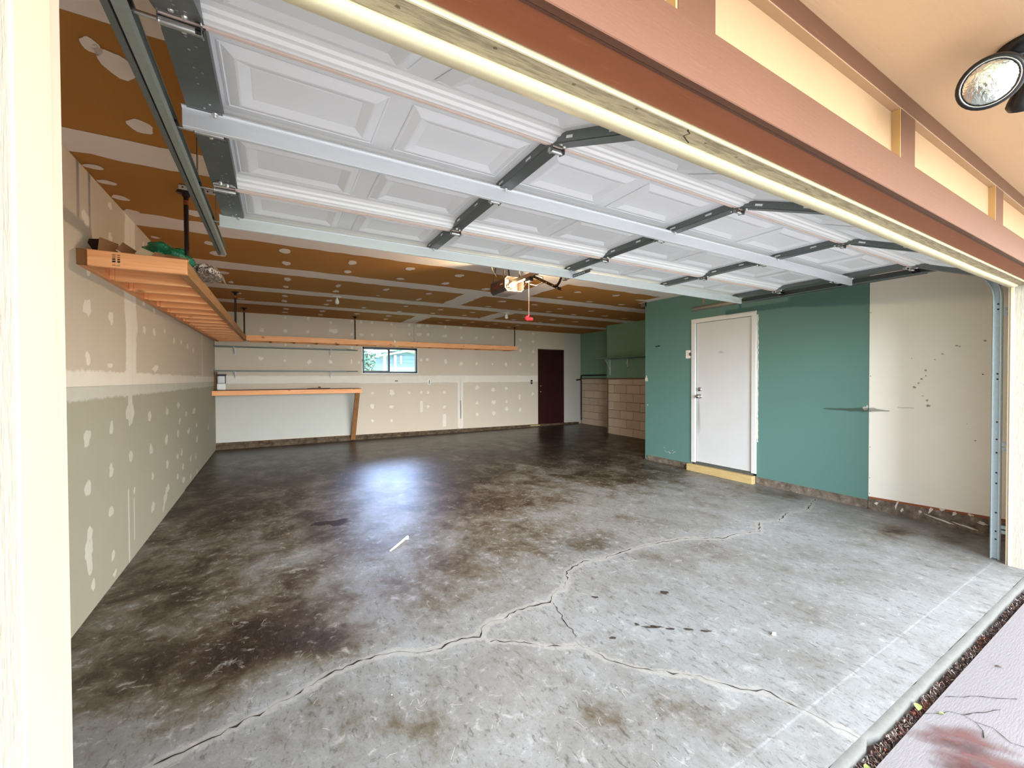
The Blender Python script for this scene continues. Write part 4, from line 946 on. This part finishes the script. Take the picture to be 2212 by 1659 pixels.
# tracks ----------------------------------------------------------------------------------
def track(side, label, mat):
    s_ = 1 if side == 'R' else -1
    xe = 4.672 if side == 'R' else -.316     # web side (outer)
    t = thing('door_track', label, 'track', (xe, .85, 0), )
    R = .30; yv = .86; zt = ZD - .018
    path = [(yv, zf(0, .86) + .005), (yv, 1.0)]; path += [(yv, zt - R)]
    for k in range(1, 10):
        a = k / 9 * PI / 2; path.append((yv + R - R * math.cos(a), zt - R + R * math.sin(a)))
    path += [(2.0, zt), (3.46, zt)]
    w = .052; ch = [(0, -w / 2), (0, w / 2), (-.022, w / 2), (-.030, w / 2 - .006), (-.030, w / 2 - .010), (-.0245, w / 2 - .004), (-.0245, w / 2 - .0025), (-.0025, w / 2 - .0025), (-.0025, -w / 2 + .0025), (-.0245, -w / 2 + .0025), (-.0245, -w / 2 + .004), (-.030, -w / 2 + .010), (-.030, -w / 2 + .006), (-.022, -w / 2)]
    def sweep(p, nm):
        m = MB(); n = len(ch); V = []
        for i, (y, z) in enumerate(p):
            a = Vector(p[max(i - 1, 0)]); b = Vector(p[min(i + 1, len(p) - 1)]); d = (b - a).normalized(); nn = Vector((-d.y, d.x))
            for cx, cn in ch: V.append((xe + s_ * cx, y + nn.x * cn, z + nn.y * cn))
        F = [(i * n + k, i * n + (k + 1) % n, (i + 1) * n + (k + 1) % n, (i + 1) * n + k) for i in range(len(p) - 1) for k in range(n)]
        m.add(V, F); return obj(nm, m, mat, t)
    sweep(path[:3], 'vertical_rail'); sweep(path[2:12], 'curved_rail'); sweep(path[11:], 'horizontal_rail').data.materials[0] = MAT['track_steel' if side == 'L' else 'galv_dark']
    # reinforcing angle along the horizontal rail
    m = MB(); xo = xe + s_ * .004
    m.box((min(xo, xo + s_ * .0025), 1.25, zt - .028), (max(xo, xo + s_ * .0025), 3.46, zt + .03)); m.box((min(xo, xo + s_ * .016), 1.25, zt - .0285), (max(xo, xo + s_ * .016), 3.46, zt - .026))
    obj('angle_iron', m, 'galv_dark', t)
    # wall brackets
    for z in (.18, .80, 1.80):
        m = MB(); m.box((xe + s_ * .001 if s_ > 0 else xe - .012, yv - .10, z - .03), (xe + .012 if s_ > 0 else xe - .001, yv + .02, z - .006)); m.box((xe + s_ * .001 if s_ > 0 else xe - .012, yv - .10, z + .006), (xe + .012 if s_ > 0 else xe - .001, yv + .02, z + .03))
        m.box((min(xe, xe + s_ * .05), yv - .062, z - .035), (max(xe, xe + s_ * .05), yv - .058, z + .035))
        obj('wall_bracket', m, 'track_right', t)
    # bolt heads
    m = MB()
    for z in (.10, .16, .30, .52, .60, .75, .85, .98, 1.30, 1.34, 1.82, 1.86): m.add([(xe - s_ * .0028, yv + .006 * math.cos(2 * PI * i / 8), z + .007 * math.sin(2 * PI * i / 8)) for i in range(8)], [tuple(range(8))])
    obj('slots', m, 'black_plastic', t, kind='stuff')
    # hanger: angle from the ceiling to the rail end
    for yh in (3.30,) + ((2.55,) if side == 'L' else ()):
        m = MB(); xh = xe + s_ * .01
        m.beam((xh, yh, zt - .03), (xh, yh, zc(yh) - .002), .032, .003, up=(1, 0, 0)); 
        m.lathe([(.009, 0), (.009, -.004), (.0, -.005)], (xh - s_ * .002, yh, zt + .0), (s_, 0, 0), 8, 1)
        obj('hanger', m, ['galv_dark', 'bolt_zinc'], t)
    if s_ > 0: return
    m = MB(); xa, xb = (xe - .20, xe + .03) if s_ < 0 else (xe - .03, xe + .2)
    m.box((xa, 3.28, zc(3.3) - .006), (xb, 3.315, zc(3.3) - .003)); m.box((xa, 3.28, zc(3.3) - .034), (xb, 3.283, zc(3.3) - .003))
    for k in range(7): x = xa + .02 + k * .032; m.add([(x + .005 * math.cos(2 * PI * i / 8), 3.2795, zc(3.3) - .019 + .005 * math.sin(2 * PI * i / 8)) for i in range(8)], [tuple(range(8))], 1)
    obj('ceiling_angle', m, ['galvanised', 'black_plastic'], t)
track('L', 'left steel roller track of the garage door, dark grey, ending above the timber rack', 'track_steel')
track('R', 'right steel roller track standing beside the cream wallboard and right jamb', 'track_right')

# opener -------------------------------------------------------------------------------------
op = thing('garage_door_opener', 'dark brown ceiling-hung garage door opener with its bulb lit', 'opener', (2.2, 3.92, 2.25))
m = MB(); x0, x1, y0, y1, z0, z1 = 2.095, 2.325, 3.79, 4.12, 2.25, 2.40; c = .028
pr = [(x0 + c, z0), (x1 - c, z0), (x1, z0 + c), (x1, z1 - c), (x1 - c, z1), (x0 + c, z1), (x0, z1 - c), (x0, z0 + c)]
# shell open at the front (lens missing)
V = [(x, y, z) for y in (y0, y1) for x, z in pr] + [(x * .93 + (x0 + x1) / 2 * .07, y0 + .0, z * .93 + (z0 + z1) / 2 * .07) for x, z in pr] + [(x * .93 + (x0 + x1) / 2 * .07, y0 + .12, z * .93 + (z0 + z1) / 2 * .07) for x, z in pr]
F = [(k, (k + 1) % 8, 8 + (k + 1) % 8, 8 + k) for k in range(8)] + [tuple(range(8, 16))] + [(k, 16 + k, 16 + (k + 1) % 8, (k + 1) % 8) for k in range(8)] + [(16 + k, 24 + k, 24 + (k + 1) % 8, 16 + (k + 1) % 8) for k in range(8)] + [tuple(range(31, 23, -1))]
m.add(V, F)
for k in range(8): m.mi[k] = 1 if k == 0 else 0
for k in range(9, 17): m.mi[k] = 2
for k in range(17, 26): m.mi[k] = 3
obj('housing', m, ['opener_brown', 'opener_bottom', 'bolt_zinc', 'opener_inside'], op)
m = MB(); m.lathe([(.012, .055), (.014, .04), (.014, .025), (.020, .012), (.027, -.004), (.029, -.018), (.025, -.034), (.014, -.045), (.0, -.048)], (2.215, 3.86, 2.325), (-.45, 1, -.1), 16)
bulb = obj('light_bulb', m, 'bulb_lit', op, label='lit bulb')
m = MB(); m.lathe([(.017, .03), (.017, 0)], (2.170, 3.885, 2.315), (1, 0, .1), 12); obj('bulb_socket', m, 'black_plastic', op)
m = MB(); m.box((2.20, 3.80, 2.268), (2.24, 3.84, 2.280)); obj('clip', m, 'porcelain', op)
m = MB(); m.lathe([(.022, .0), (.024, -.012), (.018, -.025), (.0, -.03)], (2.135, 3.84, 2.352), (0, 1, 0), 14, 1)
obj('bulb_socket', m, ['black_plastic', 'porcelain'], op)
m = MB(); m.box((x0 - .001, 3.95, 2.30), (x0, 4.06, 2.325), 0); m.box((x0 - .001, 3.84, 2.322), (x0, 3.90, 2.332), 1); obj('badge', m, ['badge_red', 'porcelain'], op)
m = MB(); m.box((2.185, .80, 2.325), (2.19, 3.79, 2.365)); m.box((2.21, .80, 2.325), (2.215, 3.79, 2.365)); m.box((2.185, .80, 2.362), (2.215, 3.79, 2.365)); obj('rail', m, 'galv_dark', op)
for x, y in ((2.10, 3.84), (2.31, 3.84), (2.10, 4.06), (2.31, 4.06)):
    m = MB(); m.beam((x, y, 2.39), (x + (.03 if x < 2.2 else -.02), y, zc(y)), .03, .003, up=(1, 0, 0)); obj('hanger', m, 'galv_dark', op)
m = MB(); m.bbox((2.18, 3.44, 2.285), (2.225, 3.53, 2.33), .004); obj('trolley', m, 'black_plastic', op)
m = MB(); m.beam((2.2, 3.40, 2.315), (2.2, 2.955, 2.104), .032, .004, up=(0, 0, 1)); 
m.beam((2.2, 3.40, 2.32), (2.2, 2.955, 2.109), .004, .026)
for k in (.25, .5, .72, .88): p = Vector((2.1955, 3.40, 2.315)).lerp(Vector((2.1955, 2.955, 2.104)), k); m.lathe([(.007, -.0), (.006, -.003), (.0, -.003)], p, (1, 0, 0), 8, 1)
obj('straight_arm', m, ['black_metal', 'bolt_zinc'], op)
m = MB(); P = [(2.2, 2.935, 2.235), (2.2, 2.955, 2.205), (2.2, 2.98, 2.175), (2.2, 3.01, 2.155), (2.2, 3.055, 2.155)]
for a, b in zip(P, P[1:]): m.beam(a, b, .006, .026, up=(0, 1, 0) if abs(Vector(b).z - Vector(a).z) > .01 else (0, 0, 1)); 
m.tube(P, .011, 8)
obj('curved_arm', m, 'black_metal', op)
m = MB(); m.tube([(2.21, 3.50, 2.30), (2.21, 3.502, 2.1), (2.21, 3.505, 1.955)], .0035, 6); m.tube([(2.19, 3.49, 2.295), (2.165, 3.52, 2.24), (2.15, 3.54, 2.19)], .003, 6)
obj('cord', m, 'cord', op)
m = MB(); m.bbox((2.165, 3.488, 1.902), (2.255, 3.515, 1.932), .008); m.beam((2.185, 3.5, 1.90), (2.175, 3.5, 1.945), .012, .014); m.beam((2.21, 3.5, 1.955), (2.195, 3.5, 1.93), .012, .012)
obj('handle', m, 'red_plastic', op, label='red release handle')
m = MB(); m.tube([(2.27, 3.60, 2.36), (2.29, 3.52, 2.37), (2.34, 3.45, 2.34), (2.355, 3.47, 2.29), (2.33, 3.55, 2.275), (2.30, 3.62, 2.30)], .006, 8); m.bbox((2.25, 3.55, 2.345), (2.30, 3.62, 2.375), .004); obj('power_cable', m, 'black_plastic', op)
m = MB(); m.tube([(2.08, 3.95, 2.42), (2.02, 3.92, 2.47), (1.98, 3.9, zc(3.9))], .003, 6); obj('bell_wire', m, 'cream_paint', op)
ld = bpy.data.lights.new('opener_bulb', 'POINT'); ld.energy = 22; ld.color = (1, .74, .45); ld.shadow_soft_size = .03
lo = bpy.data.objects.new('opener_bulb_light', ld); COL.objects.link(lo); lo.parent = op; lo.location = (.015, -.27, .0)

# bare ceiling bulbs -------------------------------------------------------------------------
def cbulb(x, y, label):
    t = thing('ceiling_bulb', label, 'light bulb', (x, y, zc(y)), 'bare ceiling bulbs')
    z = zc(y)
    m = MB(); m.lathe([(.0, -.001), (.058, -.001), (.058, -.012), (.045, -.02), (.03, -.022)], (x, y, z), (0, 0, 1), 20); obj('lamp_holder', m, 'porcelain', t)
    m = MB(); m.lathe([(.014, -.02), (.016, -.045), (.026, -.066), (.031, -.085), (.030, -.100), (.020, -.118), (.0, -.124)], (x, y, z), (0, 0, 1), 18); obj('bulb', m, 'bulb_off', t)
cbulb(.824, 6.802, 'unlit white bulb on the ceiling nearer the left wall, above the workbench side')
cbulb(3.859, 6.928, 'unlit white bulb on the ceiling behind the garage door opener')

# timber racks -------------------------------------------------------------------------------
def zr(y): return 1.963 + .0125 * (y - 3.2)
rk = thing('ceiling_rack', 'long pine ladder rack hung along the left wall', 'rack', (-.7, 6.1, 2.0))
def yb(xa, xb, ya, ybb, z0, h, mat, nm, par):
    m = MB(); m.hexa([(xa, ya, z0(ya)), (xb, ya, z0(ya)), (xb, ybb, z0(ybb)), (xa, ybb, z0(ybb)), (xa, ya, z0(ya) + h), (xb, ya, z0(ya) + h), (xb, ybb, z0(ybb) + h), (xa, ybb, z0(ybb) + h)])
    return obj(nm, m, mat, par)
yb(-.504, -.464, 3.2, 9.03, zr, .087, 'pine_beam', 'side_rail', rk); yb(-.957, -.925, 3.19, 9.46, zr, .087, 'pine_y', 'side_rail', rk)
m = MB(); m.bbox((-.957, 3.172, zr(3.2)), (-.907, 3.19, zr(3.2) + .088), .003); obj('rail_end', m, 'pine_old', rk)
m = MB(); m.bbox((-.905, 3.165, zr(3.2) - .001), (-.464, 3.2, zr(3.2) + .089), .003); obj('rung', m, 'pine_x', rk)
m = MB(); m.box((-.925, 3.2, zr(3.2) + .084), (-.464, 3.24, zr(3.2) + .095)); obj('rung', m, 'pine_x', rk)
y = 3.60
while y < 9.3:
    m = MB(); m.bbox((-.90, y, zr(y) - .002), (-.504, y + .038, zr(y) + .087), .003); obj('rung', m, 'pine_x', rk)
    m = MB(); m.bbox((-.925, y - .01, zr(y) + .002), (-.90, y + .048, zr(y) + .08), .004); obj('rung_block', m, 'pine_x', rk)
    y += .405
m = MB(); P = lambda x, z: (x, 3.1638, z)
for k, (z0, z1) in enumerate(((1.975, 1.977), (1.99, 2.0), (2.004, 2.012), (2.018, 2.022), (2.03, 2.034))):
    for xx in ((-.80, -.785), (-.778, -.766)): m.add([P(xx[0], z0), P(xx[1], z0 + .002), P(xx[1], z1 + .002), P(xx[0], z1)], [(0, 1, 2, 3)])
m.add([P(-.80, 1.972), P(-.766, 1.972), P(-.766, 1.9735), P(-.80, 1.9735)], [(0, 1, 2, 3)])
obj('grade_stamp', m, 'black_plastic', rk)
def pipe(x, y, zb, par):
    m = MB(); z = zc(y)
    m.lathe([(.0, -.002), (.05, -.002), (.05, -.008), (.024, -.012), (.020, -.03), (.0155, -.032)], (x, y, z), (0, 0, 1), 18); m.tube([(x, y, z - .03), (x, y, zb)], .0135, 12)
    m.lathe([(.0145, -.055), (.0145, -.085)], (x, y, z), (0, 0, 1), 12, 1)
    return obj('hanger_pipe', m, ['dark_iron', 'copper'], par)
pipe(-.50, 3.42, zr(3.4) + .085, rk); pipe(-.50, 7.20, zr(7.2) + .085, rk); pipe(-.484, 8.84, zr(8.8) + .085, rk)
rb = thing('ceiling_rack', 'pine ladder rack hung along the back wall above the window', 'rack', (2.4, 9.2, 2.1))
def zq(x): return 2.040 - .0008 * x
m = MB(); m.hexa([(-.463, 8.98, 2.042), (5.315, 8.98, 2.035), (5.315, 9.02, 2.035), (-.463, 9.02, 2.042), (-.463, 8.98, 2.142), (5.315, 8.98, 2.135), (5.315, 9.02, 2.135), (-.463, 9.02, 2.142)]); obj('side_rail', m, 'pine_x', rb)
m = MB(); m.bbox((-.43, 9.455, 2.045), (5.315, 9.493, 2.135), .003); obj('side_rail', m, 'pine_x', rb)
x = -.1
while x < 5.3:
    m = MB(); m.bbox((x, 9.02, 2.045), (x + .038, 9.455, 2.132), .003); obj('rung', m, 'pine_y', rb); x += .405
m = MB(); m.bbox((5.277, 9.02, 2.04), (5.315, 9.455, 2.135), .003); obj('rung', m, 'pine_y', rb)
m = MB(); m.box((2.6, 9.05, 2.137), (5.0, 9.4, 2.148)); obj('deck_board', m, 'ply_dark', rb)
pipe(1.431, 9.01, 2.14, rb); pipe(5.50 - .24, 9.02, 2.14, rb)
m = MB(); m.bbox((2.215, 8.955, 2.10), (2.25, 8.978, 2.155), .006); m.tube([(2.23, 8.966, 2.10), (2.225, 8.966, 2.04)], .004, 6)
tag(obj('clip_lamp', m, 'white_plastic'), 'small white plastic box clipped on the back rack above the window', 'box')

# things lying on the left rack --------------------------------------------------------------
def board(c, sx, sy, rx, ry, rz, lab, mat='cardboard'):
    m = MB(); m.box((-sx / 2, -sy / 2, -.003), (sx / 2, sy / 2, .003)); m.mi[0] = 0
    for k in (2, 3, 4, 5): m.mi[k] = 1
    o = obj('board_offcut', m, [mat, 'cardboard_edge'], None, loc=c); o.rotation_euler = (rx, ry, rz)
    return tag(o, lab, 'board')
zt = zr(3.4) + .09
board((-.845, 3.28, zt + .040), .085, .15, .85, .25, .45, 'brown board offcut leaning highest at the left end of the rack')
board((-.755, 3.25, zt + .028), .080, .12, .75, .55, .40, 'brown board offcut second from the left of the leaning boards', 'cardboard_dark')
board((-.675, 3.24, zt + .022), .065, .10, .70, .35, .15, 'pale board offcut in the middle of the leaning boards', 'cardboard_edge')
board((-.605, 3.225, zt + .014), .055, .06, .75, .20, .05, 'small brown board offcut just left of the green bag')
board((-.535, 3.212, zt + .010), .075, .035, .80, .10, .0, 'brown board offcut in front of the green bag', 'cardboard_dark')
board((-.478, 3.212, zt + .006), .035, .03, .6, .05, .0, 'small brown board offcut by the front pipe')
board((-.900, 3.34, zt + .045), .07, .16, .9, -.25, .5, 'dark grey board offcut sticking up at the wall end', 'dark_iron')
def lump(c, sx, sy, sz, seed, mat, amp=.25):
    r = random.Random(seed); bm = bmesh.new(); bmesh.ops.create_icosphere(bm, subdivisions=4, radius=1)
    ph = [(r.uniform(3, 9), r.uniform(0, 6), r.uniform(0, 6)) for _ in range(8)]
    for v in bm.verts:
        k = 1
        for a, b, c_ in ph: k += amp / 6 * math.sin(a * v.co.x + b) * math.cos(a * v.co.y * .9 + c_ + v.co.z * 3)
        z = v.co.z * sz * k; v.co = Vector((v.co.x * sx * k, v.co.y * sy * k, max(z, -sz * .45)))
    bm.verts.index_update(); m = MB(); m.add([v.co[:] for v in bm.verts], [[v.index for v in f.verts] for f in bm.faces], 0, True); bm.free()
    return obj('lump', m, mat, None, loc=c)
o = lump((-.60, 3.42, zt + .048), .125, .12, .075, 3, 'green_film', 1.1); o.name = 'plastic_bag'; tag(o, 'shiny green plastic bag bunched on the left rack', 'bag')
o = lump((-.415, 3.66, zt + .022), .08, .20, .055, 5, 'foam', .35); o.name = 'carpet_padding'; tag(o, 'speckled grey carpet padding hanging over the rack edge', 'padding')
m = MB(); m.add([(x, y - .12, z + .03) for x, y, z in [(-.36, 3.70, zt + .03), (-.33, 3.78, zt - .01), (-.325, 3.95, zt - .035), (-.35, 3.97, zt + .0), (-.355, 3.698, zt + .027), (-.325, 3.778, zt - .013), (-.32, 3.948, zt - .038), (-.345, 3.968, zt - .003)]], [(0, 1, 2, 3), (7, 6, 5, 4), (0, 4, 5, 1), (1, 5, 6, 2), (2, 6, 7, 3), (3, 7, 4, 0)])
obj('backing_sheet', m, 'white_card', o).matrix_parent_inverse = Matrix.Identity(4)

# workbench and shelves on the back wall ------------------------------------------------------
wk = thing('workbench', 'rough pine workbench against the back wall with one slanted leg', 'workbench', (.3, 9.25, 0))
m = MB(); m.bbox((-.99, 8.98, 1.035), (1.556, 9.02, 1.122), .004); obj('front_rail', m, 'pine_x', wk)
for k, (y, dz) in enumerate(((9.03, 0), (9.19, .002), (9.345, .0))):
    m = MB(); m.bbox((-.98, y, 1.095 + dz), (1.55, y + .15, 1.128 + dz), .003); obj('plank', m, 'ply_dark', wk)
m = MB(); m.beam((1.47, 9.03, 1.04), (1.43, 9.40, .03), .06, .09, up=(1, 0, 0)); obj('leg', m, 'pine_old', wk)
m = MB(); m.bbox((-.99, 9.42, 1.02), (1.5, 9.49, 1.09), .003); obj('ledger', m, 'pine_x', wk)
m = MB(); m.bbox((.55, 9.05, 1.128), (.95, 9.14, 1.145), .002); m.bbox((.74, 9.1, 1.145), (.78, 9.16, 1.175), .002)
tag(obj('wood_scrap', m, 'ply_dark'), 'dark wood scraps lying on the workbench top', 'scrap')
m = MB(); m.bbox((-.985, 9.36, 1.13), (-.955, 9.47, 1.47), .003); tag(obj('wood_post', m, 'pine_old'), 'short dark wooden post standing in the corner on the workbench', 'post')
t = thing('dispenser', 'white and chrome towel dispenser with black top on the workbench', 'dispenser', (-.87, 9.3, 1.13))
m = MB(); m.bbox((-.94, 9.22, 1.13), (-.80, 9.38, 1.25), .012); obj('body', m, 'white_plastic', t)
m = MB(); m.bbox((-.935, 9.23, 1.25), (-.805, 9.37, 1.40), .012); obj('chute', m, 'chrome', t)
m = MB(); m.bbox((-.945, 9.22, 1.40), (-.80, 9.38, 1.425), .004); obj('lid', m, 'black_plastic', t)
for z, lab in ((1.955, 'upper grey wall shelf under the rack, left of the window'), (1.498, 'lower grey wall shelf above the workbench, left of the window')):
    t = thing('wall_shelf', lab, 'shelf', (.3, 9.38, z))
    m = MB(); m.add([(-1.0, 9.25, z - .018), (1.30, 9.25, z - .018), (1.56, 9.49, z - .018), (-1.0, 9.49, z - .018), (-1.0, 9.25, z), (1.30, 9.25, z), (1.56, 9.49, z), (-1.0, 9.49, z)], [(0, 3, 2, 1), (4, 5, 6, 7), (0, 1, 5, 4), (1, 2, 6, 5), (2, 3, 7, 6), (3, 0, 4, 7)]); obj('shelf_board', m, 'shelf_green', t)
    for x in (-.68, 1.0): bracket(t, x, 9.485, z - .018, 0, -1, .15)

# soffit floodlight -----------------------------------------------------------------------------
fx = thing('floodlight', 'black motion floodlight with clear round lamp under the soffit', 'floodlight', (2.0, .33, 2.345))
hc = Vector((1.852, .363, 2.195)); dirn = Vector((-.86, -.10, -.50)).normalized()
m = MB(); m.lathe([(.060, .004), (.066, .006), (.071, .0), (.072, -.01), (.066, -.03), (.050, -.055), (.034, -.085), (.026, -.12), (.0, -.122)], hc, dirn, 32); obj('lamp_housing', m, 'black_plastic', fx)
m = MB(); m.lathe([(.0, .012), (.02, .011), (.04, .008), (.055, .003), (.060, -.002)], hc, dirn, 32); m.lathe([(.059, .004), (.0615, .006), (.063, .003)], hc, dirn, 32, 1); obj('lens', m, ['lens_glass', 'chrome'], fx)
m = MB(); m.lathe([(.0, -.001), (.07, -.001), (.07, -.012), (.055, -.028), (.0, -.03)], (2.02, .315, 2.345), (0, 0, 1), 28); obj('base_plate', m, 'black_plastic', fx)
m = MB(); m.tube([hc - dirn * .11, hc - dirn * .13 + Vector((.01, -.01, .02)), (2.02, .33, 2.33)], .016, 10); obj('arm', m, 'black_plastic', fx)
m = MB(); m.lathe([(.016, .0), (.018, -.07), (.036, -.135), (.038, -.150), (.030, -.163), (.0, -.166)], (2.04, .305, 2.325), (-.55, -.26, .80), 18); obj('motion_sensor', m, 'black_plastic', fx)

# outside the window: neighbour house and tree ------------------------------------------------------
hs_ = thing('neighbour_house', 'pale house with blue siding and white eaves seen through the window', 'house', (6, 17, 0))
m = MB(); m.box((3.95, 17.0, -.3), (11, 19.4, 2.25)); m.add([(3.95, 17.0, 2.25), (5.6, 17.0, 2.25), (4.72, 17.0, 2.5)], [(0, 1, 2)]); obj('wall', m, 'siding_blue', hs_)
for k in range(16):
    m = MB(); z = .0 + k * .153; m.add([(3.95, 16.99, z), (11, 16.99, z), (11, 16.965, z), (3.95, 16.965, z), (3.95, 16.99, z + .15), (11, 16.99, z + .15)], [(0, 1, 2, 3), (3, 2, 5, 4)]); obj('siding_board', m, 'siding_pale' if k < 12 else 'siding_blue', hs_)
m = MB(); m.beam((3.45, 16.7, 2.22), (4.74, 16.7, 2.47), .7, .06, up=(0, 0, 1)); obj('eave', m, 'eave_cream', hs_)
m = MB(); m.beam((4.72, 16.7, 2.47), (6.6, 16.7, 2.05), .7, .06, up=(0, 0, 1)); obj('eave', m, 'eave_cream', hs_)
m = MB(); m.hexa([(3.3, 16.4, 2.3), (5, 16.4, 2.62), (5, 19.6, 2.9), (3.3, 19.6, 2.7), (3.3, 16.4, 2.36), (5, 16.4, 2.7), (5, 19.6, 3.0), (3.3, 19.6, 2.8)]); obj('roof', m, 'white_trim', hs_)
for x in (3.8, 4.22):
    m = MB(); m.bbox((x - .05, 16.86, -.3), (x + .05, 16.96, 2.3), .01); obj('post', m, 'white_trim', hs_)
m = MB(); m.bbox((4.42, 16.9, 1.93), (4.50, 16.97, 2.28), .01); obj('window_trim', m, 'white_trim', hs_)
tr = thing('tree', 'leafy tree outside seen through the left window pane', 'tree', (4.3, 24, 0))
m = MB(); m.tube([(4.3, 24, -.3), (4.35, 24, 2.0), (4.2, 24.1, 4.0), (4.4, 24, 6)], .2, 10, rs=[.25, .2, .15, .06]); obj('trunk', m, 'bark', tr)
m = MB()
for k in range(5200):
    while True:
        p = Vector((rnd.uniform(-1, 1), rnd.uniform(-1, 1), rnd.uniform(-1, 1)))
        if p.length < 1: break
    p = p.normalized() * p.length ** .5
    c = Vector((4.6 + p.x * 1.8, 24 + p.y * 1.0, 2.7 + p.z * 1.9)); a = Vector((rnd.gauss(0, 1), rnd.gauss(0, 1), rnd.gauss(0, 1))).normalized() * rnd.uniform(.06, .13); b = a.cross(Vector((rnd.gauss(0, 1), rnd.gauss(0, 1), rnd.gauss(0, 1)))).normalized() * rnd.uniform(.04, .08)
    m.add([c - a, c - b, c + a, c + b], [(0, 1, 2, 3)])
obj('leaves', m, 'foliage', tr, kind='stuff')
